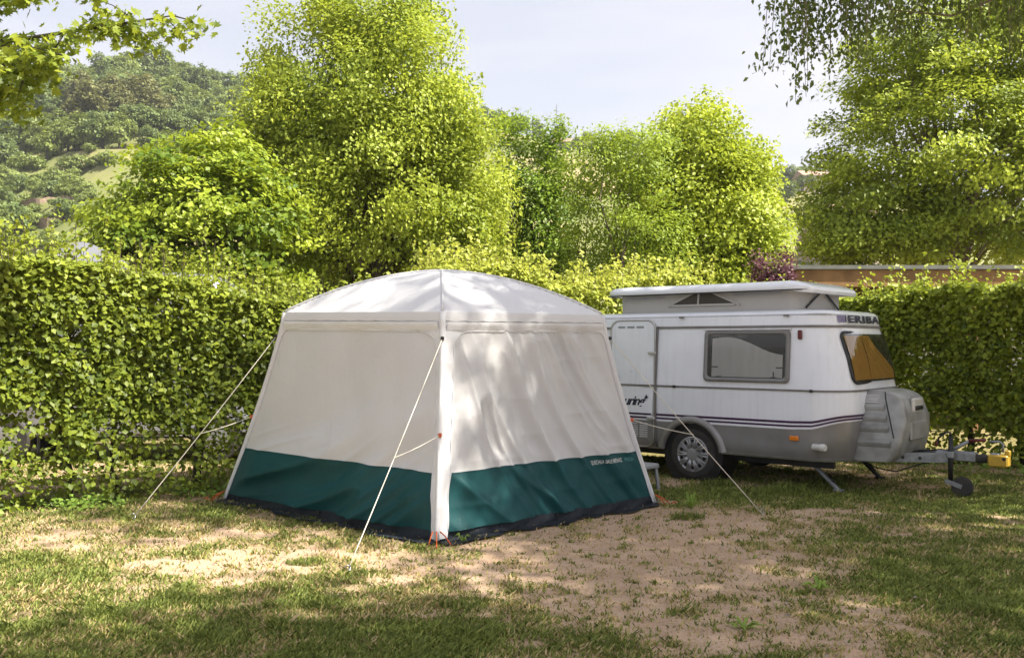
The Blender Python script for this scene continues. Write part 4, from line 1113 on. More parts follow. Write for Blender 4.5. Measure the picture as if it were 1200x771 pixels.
def ring(z, off=0.0, lift=0.0, n=9):
    a, b, c, d, r = sr(z) - off, sf(z) + off, y0(z) - off, W - y0(z) + off, rad(z)
    pts = []
    for cx, cy, a0 in ((b - r, c + r, -90), (b - r, d - r, 0), (a + r, d - r, 90), (a + r, c + r, 180)):
        for k in range(n + 1):
            an = R(a0 + 90 * k / n); pts.append([cx + r * math.cos(an), cy + r * math.sin(an), z])
    out = []                                            # even out the long runs, bow the end walls
    m = len(pts)
    for i in range(m):
        p, q = pts[i], pts[(i + 1) % m]
        ln = math.hypot(q[0] - p[0], q[1] - p[1]); ns = max(1, min(int(ln / .12), 40)) if i % (n + 1) == n else 1
        for k in range(14 if i % (n + 1) == n else 1):
            t = k / (14 if i % (n + 1) == n else 1)
            out.append([p[0] + (q[0] - p[0]) * t, p[1] + (q[1] - p[1]) * t, z])
    for p in out:
        k = 1 - ((p[1] - W / 2) / (W / 2)) ** 2
        if p[0] > 0: p[0] += .03 * k * sstep(b - .4, b, p[0])
        p[2] += lift * float(sstep(b - .45, b + .02, p[0]))
    return out
def front_pt(y, z, off=0.0):
    b, c, d, r = sf(z), y0(z), W - y0(z), rad(z)
    e = max(0.0, (c + r) - y, y - (d - r)); e = min(e, r * .999)
    s = b - r + math.sqrt(max(r * r - e * e, 0)); k = 1 - ((y - W / 2) / (W / 2)) ** 2
    s += .03 * k * float(sstep(b - .4, b, s))
    n_ = Vector((1, 0, 0.25))
    if e > 0:
        sg = -1 if y < W / 2 else 1
        n_ = Vector((math.sqrt(max(r * r - e * e, 0)) / r, sg * e / r, .15))
    n_.normalize()
    return Vector((s, y, z)) + n_ * off
def side_pt(s, z, off=0.0): return Vector((s, y0(z) - off, z))
def band(z0, z1, off, lift=0.0, lift1=None):
    lift1 = lift if lift1 is None else lift1
    mb = MB()
    mb.loft([ring(z0, off - .02, lift), ring(z0, off, lift), ring(z1, off, lift1), ring(z1, off - .02, lift1)], cap=False)
    return mb
LIFT = .10
def levels(a, b, n): return list(np.linspace(a, b, n))
body = MB().loft([ring(z, 0, LIFT * (z - .34) / .33) for z in levels(.34, .67, 8)], cap=True).build('lower_body', M['grey_paint'], CV, auto=40)
MB().loft([ring(z, 0, LIFT * max(0, 1 - (z - .67) / .25)) for z in levels(.67, 1.09, 7) + levels(1.14, 1.78, 8)], cap=False).build('upper_body', M['white_paint'], CV, auto=40)
MB().loft([ring(z, 0.004) for z in (1.78, 1.84, 1.88, 1.90, 1.92, 1.94, 1.95, 1.96, 1.968, 1.975, 1.985)], cap=True).build('roof', M['white_paint'], CV, auto=50)
# wheel arch opening
cut = MB().lathe((0, -.3, .30), (0, 1, 0), [(0, .385), (.75, .385)], 40).build('arch_cutter', None, None)
cut.matrix_world = CV.matrix_basis.copy(); cut.parent = CV; cut.matrix_world = Matrix.Identity(4)
cut.matrix_basis = Matrix.Identity(4)
def cut_arch(o, mat):
    md = o.modifiers.new('arch', 'BOOLEAN'); md.object = cut; md.operation = 'DIFFERENCE'; md.solver = 'EXACT'
    bpy.context.view_layer.update()
    me = bpy.data.meshes.new_from_object(o.evaluated_get(bpy.context.evaluated_depsgraph_get()))
    o.modifiers.clear(); o.data = me
    me.materials.clear(); me.materials.append(mat)
cut_arch(body, M['grey_paint'])
sill = MB().loft([ring(.338, .0), ring(.338, .010), ring(.362, .010), ring(.362, 0.0)], cap=True).build('sill_trim', M['alu'], CV)
cut_arch(sill, M['alu'])
bpy.data.objects.remove(cut)
MB().loft([[Vector((math.cos(R(a)) * r, y, .30 + math.sin(R(a)) * r)) for a in np.linspace(8, 172, 40)] for r, y in ((.375, .03), (.375, -.028), (.40, -.032), (.45, -.018), (.455, .02))], cap=False, closed=False).build('wheel_arch', M['grey_paint'], CV, smooth=True)
MB().lathe((0, .44, .30), (0, 1, 0), [(-.40, .384), (0, .384), (.001, .01)], 40).build('arch_liner', M['black'], CV)
band(.695, .715, .004, LIFT * .9).build('stripe', M['purple'], CV)
band(.735, .760, .004, LIFT * .8).build('stripe', M['purple'], CV)
band(.668, .678, .004, LIFT).build('stripe', M['white_line'], CV)
band(1.080, 1.100, .010).build('waist_trim', M['trim'], CV)
band(1.770, 1.792, .012).build('roof_trim', M['trim'], CV)
band(1.792, 1.800, .008).build('roof_trim', M['alu'], CV)
band(1.905, 1.918, .012).build('awning_rail', M['alu'], CV)
# flat outlines lying on the side wall
def rrect(s0, s1, z0, z1, r, n=6):
    pts = []
    rr = r if hasattr(r, '__len__') else [r] * 4
    for (cx, cz, a0, q) in ((s1 - rr[0], z1 - rr[0], 0, rr[0]), (s0 + rr[1], z1 - rr[1], 90, rr[1]), (s0 + rr[2], z0 + rr[2], 180, rr[2]), (s1 - rr[3], z0 + rr[3], 270, rr[3])):
        for k in range(n + 1): pts.append((cx + q * math.cos(R(a0 + 90 * k / n)), cz + q * math.sin(R(a0 + 90 * k / n))))
    return pts
def side_plate(pts, o0, o1):
    """A plate that follows the side wall: rim from o0 to o1 off the wall, filled face."""
    mb = MB(); n = len(pts)
    cs = sum(p[0] for p in pts) / n; cz = sum(p[1] for p in pts) / n
    rings = [[side_pt(s, z, o0) for s, z in pts], [side_pt(s, z, o1) for s, z in pts]]
    for k in (.85, .6, .3, .02): rings.append([side_pt(cs + (s - cs) * k, cz + (z - cz) * k, o1) for s, z in pts])
    mb.loft(rings, cap=False); return mb
def side_frame(pts, wdt, o0, o1):
    n = len(pts); cs = (min(p[0] for p in pts) + max(p[0] for p in pts)) / 2; cz = (min(p[1] for p in pts) + max(p[1] for p in pts)) / 2
    hs = max(p[0] for p in pts) - cs; hz = max(p[1] for p in pts) - cz
    inn = [(cs + (s - cs) * (1 - wdt / hs), cz + (z - cz) * (1 - wdt / hz)) for s, z in pts]
    mid = [(cs + (s - cs) * (1 - wdt * .5 / hs), cz + (z - cz) * (1 - wdt * .5 / hz)) for s, z in pts]
    return MB().loft([[side_pt(s, z, o0) for s, z in pts], [side_pt(s, z, o1 * .8) for s, z in pts], [side_pt(s, z, o1) for s, z in mid], [side_pt(s, z, o1 * .8) for s, z in inn], [side_pt(s, z, o0) for s, z in inn]], cap=False)
# door, upper leaf white, lower part grey
DO = rrect(-1.13, -.52, .36, 1.865, [.10, .10, .10, .10], 8)
def clip(pts, lo, hi): return [(s, min(max(z, lo), hi)) for s, z in pts]
door = empty('door'); door.parent = CV
side_plate(rrect(-1.13, -.52, .675, 1.865, [.10, .10, .003, .003], 8), 0, .018).build('door_panel', M['white_paint'], door, auto=30)
side_plate(rrect(-1.13, -.52, .36, .674, [.003, .003, .10, .10], 8), 0, .018).build('door_panel', M['grey_paint'], door, auto=30)
side_frame(rrect(-1.155, -.495, .345, 1.885, .12, 8), .018, 0, .030).build('door_frame', M['alu'], door, smooth=True)
MB().tube([side_pt(-.475, z, .016) for z in np.linspace(.36, 1.80, 12)], .011, 6).build('edge_strip', M['trim'], door, smooth=True)
for z, a in ((.727, M['purple']), (.705, M['purple']), (1.09, M['trim'])):
    hz = .012 if a is not M['purple'] else .011
    zz = z if a is not M['purple'] else (.747 if z > .72 else .705)
    side_plate([(-.535, zz + hz), (-1.115, zz + hz), (-1.115, zz - hz), (-.535, zz - hz)], .0, .0225).build('door_stripe', a, door)
for z in (1.48, .70): MB().box(side_pt(-.53, z, .034), (.11, .025, .035), bev=.006).build('hinge', M['alu'], door)
for k in range(3): MB().box(side_pt(-.99 + .135 * k, 1.80, .019), (.10, .006, .007)).build('vent_slot', M['black'], door); MB().box(side_pt(-.99 + .135 * k, 1.785, .019), (.10, .006, .005)).build('vent_slot', M['black'], door)
for k in range(7):
    for s in (-.78, -.64): MB().box(side_pt(s, .63 - .026 * k, .021), (.11, .008, .012), Matrix.Rotation(R(25), 3, 'X')).build('louvre', M['white_line'], door)
MB().lathe(side_pt(-1.05, 1.17, .018), (0, -1, 0), [(0, .05), (.015, .05), (.03, .035), (.032, .01)], 16).build('handle', M['black'], door, auto=40)
v, f = text_mesh('Touring', .17, shear=.35, bold=.004, spacing=.86)
mesh_obj('lettering', [side_pt(-1.11 + x, .845 + y * .9 + x * .02, .0215) for x, y, _ in v], f, M['navy'], door)
mesh_obj('tick_mark', [side_pt(*p, .0215) for p in ((-.635, .93), (-.60, .985), (-.575, .945), (-.59, .935))], [(0, 1, 2, 3)], M['navy'], door)
# side window
win = empty('side_window'); win.parent = CV
WP = rrect(.165, 1.20, 1.165, 1.742, .05, 6)
side_plate(WP, 0, .004).build('dark_interior', M['interior'], win)
cu = MB().grid(lambda u, vv: side_pt(.26 + .86 * u, 1.22 + (.43 - .13 * u + .05 * math.sin(u * 5)) * vv, .010 + .005 * math.sin(u * 46 + vv * 2 * math.sin(u * 9))), np.linspace(0, 1, 80), np.linspace(0, 1, 6))
cu.build('curtain', M['curtain_sheer'], win, smooth=True)
side_plate(rrect(.20, 1.165, 1.20, 1.71, .04, 6), .0, .024).build('pane', M['glass'], win, auto=30)
side_frame(WP, .045, 0, .034).build('frame', M['frame_grey'], win, smooth=True)
MB().box(side_pt(.68, 1.752, .022), (1.06, .03, .018), bev=.004).build('hinge_rail', M['white_line'], win)
for s, z in ((.30, 1.33), (1.09, 1.33)): MB().box(side_pt(s, z, .0215), (.085, .004, .012)).build('catch', M['black'], win)
for s in (.36, 1.02): MB().box(side_pt(s, 1.215, .0215), (.07, .004, .022)).build('stay', M['black'], win)
MB().box(side_pt(1.02, 1.25, .0215), (.010, .004, .07)).build('stay', M['black'], win)
# front window with amber curtains
fw = empty('front_window'); fw.parent = CV
def fgrid(ya, yb, za, zb, off, nu=24, nv=10): return MB().grid(lambda u, vv: front_pt(ya + (yb - ya) * u, za + (zb - za) * vv, off if not callable(off) else off(u, vv)), np.linspace(0, 1, nu), np.linspace(0, 1, nv))
fgrid(.30, 1.72, 1.18, 1.70, .004).build('dark_interior', M['interior'], fw)
fgrid(.32, .74, 1.20, 1.68, lambda u, vv: .010 + .004 * math.sin(u * 34), 40).build('curtain', M['curtain_amber'], fw, smooth=True)
MB().grid(lambda u, vv: front_pt(.75 + (.24 + .72 * (1 - vv) ** 1.4) * u, 1.20 + .48 * vv, .010 + .005 * math.sin(u * 26 + vv * 3)), np.linspace(0, 1, 40), np.linspace(0, 1, 12)).build('curtain', M['curtain_amber'], fw, smooth=True)
fgrid(.30, 1.72, 1.18, 1.70, .022).build('pane', M['glass'], fw, smooth=True)
fr = rrect(.28, 1.73, 1.17, 1.715, .07, 6)
MB().tube([front_pt(y, z, .012) for y, z in fr + fr[:1]], .017, 6).build('rubber_frame', M['black'], fw, smooth=True)
# maker's name over the front window
v, f = text_mesh('ERIBA', .15, bold=.006, spacing=1.12)
x1 = v[:, 0].max(); vv = [front_pt(.50 + x / x1 * .98, 1.822 + y * .74, .016) for x, y, _ in v]
mesh_obj('lettering', vv, f, M['navy'], CV)
for k, (a, b) in enumerate(((.30, .355), (.37, .42), (.43, .465))):
    fgrid(a, b, 1.822, 1.90, .014, 3, 3).build('mark_bar', M['violet'] if k < 2 else M['navy'], CV)
# marker lamps and small fittings
MB().box(side_pt(1.31, 1.69, .02), (.045, .03, .10), bev=.008).build('side_lamp', M['red'], CV)
MB().box(side_pt(1.26, .575, .012), (.105, .024, .052), bev=.008).build('reflector', M['amber_lens'], CV)
MB().lathe(side_pt(1.54, .50, .045), (.97, -.22, 0), [(-.06, .01), (-.058, .036), (.03, .036), (.032, .042), (.075, .042), (.09, .032), (.092, .01)], 16).build('position_lamp', M['lamp_white'], CV, auto=40)
for s in (-.22, 1.45): MB().box(side_pt(s, 1.09, .018), (.03, .02, .03)).build('trim_clip', M['black'], CV)
for s in (-.15, 1.15): MB().box(side_pt(s, 1.90, .03), (.06, .02, .018)).build('rail_clip', M['trim'], CV)
# gas locker on the nose
def locker():
    lk = empty('gas_locker'); lk.parent = CV
    ya, yb = .50, 1.36
    def lring(z, k=0.0):
        sA = 1.70
        sB = lerp_tab(z, [.345, .42, .60, .80, 1.0, 1.06, 1.09], [2.12, 2.19, 2.24, 2.26, 2.20, 2.14, 2.02])
        yA = lerp_tab(z, [.345, .6, 1.0, 1.09], [.42, .43, .54, .60]); yB = W - yA
        r = .075
        pts = [(sA, yB), (sA, yA)]
        for cx, cy, a0 in ((sB - r, yA + r, -90), (sB - r, yB - r, 0)):
            for q in range(7): pts.append((cx + r * math.cos(R(a0 + 15 * q)), cy + r * math.sin(R(a0 + 15 * q))))
        return [(s, y, z) for s, y in pts]
    MB().loft([lring(z) for z in (.345, .37, .42, .5, .6, .7, .8, .9, 1.0, 1.04, 1.065, 1.08, 1.09)]).build('shell', M['locker'], lk, auto=40)
    def lside(s, z, off): return Vector((s, lerp_tab(z, [.345, .6, 1.0, 1.09], [.42, .43, .54, .60]) - off, z))
    for z, s1 in ((.545, 2.13), (.70, 2.10), (.81, 2.07), (.925, 2.04)):    # moulded ledges
        MB().loft([[lside(s, z + dz, o) for s in np.linspace(1.735, s1, 8)] for dz, o in ((.030, 0), (.008, .024), (-.006, .024), (-.05, 0))], cap=False, closed=False).build('ledge', M['locker'], lk, smooth=True)
    for k in range(4): MB().box(lside(1.89, 1.035 - .022 * k, .006), (.16, .014, .012)).build('vent_louvre', M['white_line'], lk)
    MB().tube([lside(2.02 + .15 * (1.07 - z) / .5, z, .002) for z in np.linspace(1.075, .60, 8)], .007, 5).build('lid_seam', M['black'], lk)
    MB().tube([lside(1.73, z, -.002) for z in np.linspace(1.08, .36, 8)], .008, 5).build('edge_seam', M['black'], lk)
    MB().box((2.235, .93, .93), (.05, .30, .16), bev=.02).build('handle_recess', M['lamp_white'], lk)
    MB().box((2.255, .93, .90), (.04, .24, .05), bev=.012).build('handle', M['black'], lk)
    MB().box((2.25, .93, .66), (.03, .5, .20), bev=.012).build('number_panel', M['locker'], lk)
locker()
# pop-top: canvas walls with gauze triangles under a moulded cap
def prect(s0, s1, ya, yb, r, z, n=8):
    pts = []
    for cx, cy, a0 in ((s1 - r, ya + r, -90), (s1 - r, yb - r, 0), (s0 + r, yb - r, 90), (s0 + r, ya + r, 180)):
        for k in range(n + 1): pts.append((cx + r * math.cos(R(a0 + 90 * k / n)), cy + r * math.sin(R(a0 + 90 * k / n)), z))
    return pts
pt = empty('pop_top'); pt.parent = CV
def crease(z, k): return .012 * math.sin(k * 1.7) * math.sin((z - 2.0) * 14)
MB().loft([[(x, y - .018 * math.sin((z - 1.95) / .28 * 3.14), z) for x, y, _ in prect(-1.17, 1.16, .26, 1.59, .10, z)] for z in np.linspace(1.93, 2.24, 8)], cap=False).build('canvas', M['canvas'], pt, auto=50)
for a, b, m in ((-.40, .44, M['canvas_mesh']),):
    MB().add([(a, .235, 2.055), (b, .235, 2.055), ((a + b) / 2, .235, 2.235)], [(0, 1, 2)]).build('gauze_window', m, pt)
    for p, q in (((a - .06, .232, 2.04), ((a + b) / 2, .232, 2.245)), ((b + .06, .232, 2.04), ((a + b) / 2, .232, 2.245)), ((a, .23, 2.05), (b, .23, 2.05)), (((a + b) / 2 - .06, .232, 2.05), ((a + b) / 2 - .05, .232, 2.22))):
        MB().tube([p, q], .014, 4).build('canvas_seam', M['canvas'], pt)
MB().tube([(-1.05, .225, 2.14), (-.5, .222, 2.15)], .008, 5).build('strut', M['alu'], pt)
MB().tube([(.42, .222, 2.15), (1.0, .225, 2.16)], .008, 5).build('strut', M['alu'], pt)
for (y_, z_), (y2, z2) in (((.5, 2.0), (.95, 2.22)), ((.95, 2.22), (1.4, 2.0))):
    MB().tube([(1.18, y_, z_), (1.19, y2, z2)], .012, 5).build('front_strut', M['dark_steel'], pt)
capr = []
for z, e in ((2.20, -.03), (2.185, 0.03), (2.19, .055), (2.215, .065), (2.245, .06), (2.268, .04), (2.285, 0.0), (2.298, -.10), (2.306, -.3), (2.31, -.5)):
    capr.append(prect(-1.27 - e, 1.28 + e, .20 - e, 1.65 + e, max(.16 + e * .5, .05), z))
capr = [[(x, y, z - .035 * float(sstep(1.0, 1.35, x)) * (1 if j < 7 else .6)) for x, y, z in r] for j, r in enumerate(capr)]
MB().loft(capr, cap=True).build('cap', M['white_paint'], pt, auto=50)
MB().loft([[(x * 1.0, y, z) for x, y, z in prect(-1.30 - e, 1.28 + e, .19 - e, 1.66 + e, .16, zz)] for zz, e in ((2.178, .02), (2.178, .048), (2.192, .052))], cap=False).build('cap_seal', M['black'], pt)
# chassis, axle, wheels
MB().box((-.05, .25, .30), (3.3, .06, .10)).build('chassis_rail', M['dark_steel'], CV)
MB().box((-.05, 1.60, .30), (3.3, .06, .10)).build('chassis_rail', M['dark_steel'], CV)
MB().tube([(0, .15, .30), (0, 1.70, .30)], .04, 10).build('axle', M['dark_steel'], CV)
MB().box((-.2, 1.0, .27), (.55, .5, .16), bev=.02).build('water_tank', M['black'], CV)
def wheel(y, sg):
    wroot = MB().lathe((0, y, .305), (0, -sg, 0), [(-.085, .20), (-.09, .25), (-.085, .285), (-.06, .303), (0, .307), (.06, .303), (.085, .285), (.092, .25), (.085, .205), (.06, .195), (-.06, .195)], 48).build('wheel', M['rubber'], CV, auto=50)
    cap_ = MB().lathe((0, y - sg * .06, .305), (0, -sg, 0), [(0, .205), (.028, .205), (.032, .196), (.020, .185), (.018, .08), (.034, .075), (.040, .05), (.041, .01)], 40).build('hubcap', M['hub_silver'], wroot, auto=45)
    yy = y - sg * .095
    for k in range(10):
        a = R(36 * k)
        for da in (-.10, .10):
            p = Vector((math.cos(a + da * .7) * .075, 0, math.sin(a + da * .7) * .075)); q = Vector((math.cos(a + da) * .192, 0, math.sin(a + da) * .192))
            MB().tube([Vector((0, yy, .305)) + p, Vector((0, yy, .305)) + q], [.012, .009], 6).build('spoke', M['hub_silver'], wroot, smooth=True)
        a2 = R(36 * k + 18); c_ = Vector((math.cos(a2) * .155, 0, math.sin(a2) * .155)) + Vector((0, y - sg * .081, .305))
        MB().lathe(c_, (0, -sg, 0), [(0, .022), (.003, .022)], 8).build('slot', M['black'], wroot)
wheel(.115, 1); wheel(W - .115, -1)
MB().box((0, W - .10, .62), (.9, .02, .01)).build('far_arch', M['black'], CV)
# corner steadies
for s, y, d in ((1.30, .30, 1), (1.30, 1.55, 1), (-1.65, .30, -1), (-1.65, 1.55, -1)):
    st = MB().box((s + d * .16, y, .17), (.50, .05, .035), Matrix.Rotation(R(42 * d), 3, 'Y'), bev=.006)
    st.box((s + d * .325, y, .018), (.10, .09, .025), bev=.006)
    st.build('corner_steady', M['galv'] if y < 1 else M['dark_steel'], CV)
    MB().tube([(s + d * .28, y, .10), (s - d * .05, y, .32)], .012, 6).build('steady_strut', M['dark_steel'], CV)
# drawbar, coupling, hand brake, jockey wheel
db = empty('drawbar'); db.parent = CV
for y in (.45, 1.41): MB().add(*(lambda p0, p1: ([Vector(p) + Vector((0, dy, dz)) for p in (p0, p1) for dy in (-.028, .028) for dz in (-.055, .045)], [(0, 1, 3, 2), (4, 6, 7, 5), (0, 4, 5, 1), (2, 3, 7, 6), (0, 2, 6, 4), (1, 5, 7, 3)]))((1.45, y, .36), (2.62, .93 + (y - .93) * .16, .40))).build('arm', M['galv'], db)
MB().box((2.66, .93, .41), (.36, .13, .10), bev=.012).build('coupling_housing', M['galv'], db)
MB().box((2.50, .87, .40), (.10, .10, .13), bev=.02).build('bracket', M['galv'], db)
for s in (2.2, 2.36): MB().lathe((s, .60 + (s - 2.2) * .3, .39), (0, -1, 0), [(0, .018), (.012, .018)], 8).build('bolt', M['dark_steel'], db)
MB().tube([(2.82, .93, .40), (2.86, .93, .40), (2.90, .93, .40), (2.94, .93, .40), (2.98, .93, .40)], [.05, .042, .05, .042, .05], 12).build('bellows', M['rubber'], db)
MB().box((3.02, .93, .42), (.10, .10, .09), bev=.015).build('coupling_head', M['galv'], db)
MB().tube([(2.52, .90, .44), (2.66, .89, .50), (2.78, .88, .58)], [.022, .02, .016], 8).build('brake_lever', M['galv'], db, smooth=True)
MB().tube([(2.78, .88, .58), (2.94, .88, .60)], [.018, .017], 8).build('brake_grip', M['red'], db, smooth=True)
MB().tube([(2.96, .93, .58), (3.06, .93, .585), (3.09, .93, .56), (3.09, .93, .48)], .012, 6).build('coupling_handle', M['galv'], db, smooth=True)
lkb = MB().box((3.06, .91, .395), (.19, .15, .12), bev=.014).build('coupling_lock', M['yellow'], db)
MB().box((3.14, .91, .475), (.05, .06, .06), bev=.01).build('lock_hasp', M['yellow'], lkb)
MB().lathe((3.12, .834, .42), (0, -1, 0), [(0, .018), (.006, .018)], 12).build('keyhole', M['black'], lkb)
jk = empty('jockey_wheel'); jk.parent = CV
MB().tube([(2.62, .80, .16), (2.62, .80, .62)], .024, 10).build('tube', M['dark_steel'], jk, smooth=True)
MB().tube([(2.62, .80, .62), (2.62, .80, .66), (2.58, .80, .665), (2.50, .80, .60), (2.49, .80, .52)], .011, 6).build('crank', M['dark_steel'], jk, smooth=True)
MB().box((2.62, .80, .43), (.07, .07, .07), bev=.01).build('clamp', M['galv'], jk)
MB().lathe((2.48, .80, .515), (0, 0, 1), [(0, .015), (.02, .02), (.05, .016)], 8).build('knob', M['red'], jk)
fk = MB().box((2.66, .755, .135), (.17, .008, .045), Matrix.Rotation(R(18), 3, 'Y')); fk.box((2.66, .845, .135), (.17, .008, .045), Matrix.Rotation(R(18), 3, 'Y')); fk.build('fork', M['galv'], jk)
MB().lathe((2.735, .80, .105), (0, -1, 0), [(-.035, .04), (-.035, .095), (-.02, .105), (.02, .105), (.035, .095), (.035, .04)], 28).build('tyre', M['rubber'], jk, auto=45)
# brake cable and hose under the nose
MB().tube([(1.7, .7, .33), (1.9, .68, .24), (2.1, .70, .22), (2.3, .75, .30), (2.5, .85, .38)], .008, 6).build('cable', M['black'], CV, smooth=True)
MB().tube([(2.1, 1.0, .40), (2.3, .9, .44), (2.5, .92, .47), (2.62, .9, .45)], .008, 6).build('cable', M['black'], CV, smooth=True)
tag(CV, 'white and grey caravan with raised pop-up roof and purple stripes', 'caravan')

# entry step beside the caravan door
sp_ = empty('step_stool', (1.36, 10.35, 0), -math.atan2(.65, .76))
MB().box((0, 0, .26), (.42, .30, .05), bev=.012).build('tread', M['grey_plastic'], sp_)
for x in (-.18, .18):
    for y in (-.12, .12): MB().tube([(x, y, .25), (x * 1.12, y * 1.15, 0)], .02, 6).build('leg', M['grey_plastic'], sp_)
tag(sp_, 'grey plastic step stool half hidden behind the tent', 'stool')

# ------------------------------------------------------------------ grass, weeds, litter
def grass_field():
    n = 760000
    Y = 4.3 + (13.2 - 4.3) * rng.random(n) ** 1.55
    X = (rng.random(n) * 2 - 1) * (0.62 * Y + 0.9)
    m = grass_mask(X, Y)
    tx, ty = X, Y                                      # none under the tent
    A = TC; e1 = TR - TC; e2 = TL - TC
    det = e1[0] * e2[1] - e1[1] * e2[0]
    pa = ((X - A[0]) * e2[1] - (Y - A[1]) * e2[0]) / det; pb = (e1[0] * (Y - A[1]) - e1[1] * (X - A[0])) / det
    ok = ~((pa > .03) & (pa < 1) & (pb > .03) & (pb < 1))
    patch = fbm(X * 7, Y * 7, 91, 3)
    ok &= rng.random(n) < np.clip((m - .20) * 1.5 + 0.8 * (patch - .5), 0.045, 0.8)
    X, Y, m, patch = X[ok], Y[ok], m[ok], patch[ok]
    nt_ = 1700                                          # little tufts that survive on the trodden soil
    cy = 4.4 + 7.5 * rng.random(nt_) ** 1.4; cx = (rng.random(nt_) * 2 - 1) * .58 * cy
    pa = ((cx - A[0]) * e2[1] - (cy - A[1]) * e2[0]) / det; pb = (e1[0] * (cy - A[1]) - e1[1] * (cx - A[0])) / det
    kk = ~((pa > -.04) & (pa < 1.04) & (pb > -.04) & (pb < 1.04)); cx, cy = cx[kk], cy[kk]
    rr = .010 + .022 * rng.random(len(cx)) ** 2
    bx = (cx[:, None] + rng.normal(size=(len(cx), 14)) * rr[:, None] * 1.3).ravel(); by = (cy[:, None] + rng.normal(size=(len(cx), 14)) * rr[:, None]).ravel()
    X = np.concatenate([X, bx]); Y = np.concatenate([Y, by]); m = np.concatenate([m, np.repeat(np.clip(.25 + .45 * rng.random(len(cx)), 0, 1), 14)]); patch = np.concatenate([patch, np.full(len(bx), .52)])
    n = len(X)
    h = (0.013 + 0.024 * rng.random(n) ** 1.6 + 0.022 * np.clip(m - .35, 0, 1) * rng.random(n)) * (1 + 1.1 * np.clip(patch - .58, 0, 1) * 4 * m)
    wd = (0.0030 + 0.0028 * rng.random(n)) * (0.8 + 0.08 * Y)
    a = rng.random(n) * 6.283
    lean = (0.35 + 0.9 * rng.random(n)) * h
    dx, dy = np.cos(a), np.sin(a)
    z = ground_z(X, Y) - 0.004
    base = np.stack([X, Y, z], 1)
    side = np.stack([-dy, dx, 0 * dx], 1) * wd[:, None]
    fw_ = np.stack([dx, dy, 0 * dx], 1)
    mid = base + fw_ * (lean * .35)[:, None] + np.array([0, 0, 1]) * (h * .62)[:, None]
    tip = base + fw_ * lean[:, None] + np.array([0, 0, 1]) * h[:, None]
    V = np.stack([base - side, base + side, mid + side * .75, tip], 1).reshape(-1, 3)
    o = np.arange(n)[:, None] * 4
    loops = np.concatenate([o + np.array([[0, 1, 2]]), o + np.array([[0, 2, 3]])], 1).ravel()
    dry = np.clip(.88 - 1.15 * m + .35 * (fbm(X * 1.7, Y * 1.7, 95, 3) - .5) * 2, 0, 1)
    t = np.where(rng.random(n) < dry, .55 + .45 * rng.random(n), .5 * rng.random(n))
    g_o = fast_mesh('grass', V, loops, np.arange(n * 2) * 3, None, M['grass'], attrs={'tint': np.repeat(t, 4)})
    tag(g_o, 'short worn lawn grass, green and straw-coloured, around the tent', 'grass', kind='stuff')
grass_field()

def edge_growth():
    """Ivy and seedlings along the foot of the hedges."""
    P = []; N_ = []
    for A, B_, n in (((-9.0, 6.1), (-1.2, 11.95), 2600), ((3.6, 14.4), (9.2, 9.55), 900)):
        A, B_ = np.array(A), np.array(B_); d = (B_ - A) / np.linalg.norm(B_ - A); nn = np.array((d[1], -d[0])); nn = -nn if nn[1] > 0 else nn
        u = rng.random(n) * np.linalg.norm(B_ - A); w = .15 + np.abs(rng.normal(size=n)) * .28
        k = fbm(u * 2.5, u * 0 + 3, 15, 2) + .2 * rng.random(n) > .5
        xy = A + d * u[:, None] + nn * w[:, None]
        z = 0.02 + np.abs(rng.normal(size=n)) * .05
        P.append(np.concatenate([xy, z[:, None]], 1)[k]); N_.append((rng.normal(size=(n, 3)) * .4 + np.array((0, -.3, 1)))[k])
    P = np.concatenate(P); N_ = np.concatenate(N_)
    o = leaves('ground_ivy', P, N_, .05 * (.6 + .8 * rng.random(len(P))), M['L_weed'], None, 'leaf', .2, width=1.3)
    tag(o, 'low ivy and seedlings along the foot of the hedges', 'ivy', kind='stuff')
edge_growth()

def weed(label, x, y, n, ln, up):
    P = []; root = empty('weed_plant', (x, y, 0))
    for k in range(n):
        a = k * 2.4 + random.uniform(-.3, .3); u = up * random.uniform(.6, 1.3); L_ = ln * random.uniform(.6, 1.1); wd = L_ * .11
        d = Vector((math.cos(a), math.sin(a), 0)); s = Vector((-d.y, d.x, 0)) * wd
        p0 = Vector((0, 0, .005)); p1 = d * L_ * .55 + Vector((0, 0, L_ * u)); p2 = d * L_ + Vector((0, 0, L_ * u * .75))
        o = mesh_obj('leaf', [p0 - s * .3, p0 + s * .3, p1 + s, p1 - s, p2, p1 + Vector((0, 0, -.006)), p0], [(6, 1, 2, 5), (0, 6, 5, 3), (5, 2, 4), (3, 5, 4)], M['L_weed'], root)
        at = o.data.attributes.new('tint', 'FLOAT', 'POINT'); at.data.foreach_set('value', [random.uniform(.3, 1)] * 7)
    tag(root, label, 'weed')
weed('broad-leaved rosette weed alone on the bare soil at lower right', 1.98, 6.08, 13, .13, .55)
weed('green plantain rosette in the grass at the bottom right of centre', 1.30, 5.28, 16, .13, .45)
weed('pale green leafy seedling growing at the front corner of the tent', -.40, 7.55, 12, .07, .9)
weed('leafy tuft weed in the trodden soil before the caravan wheel', 1.72, 9.05, 18, .12, 1.1)
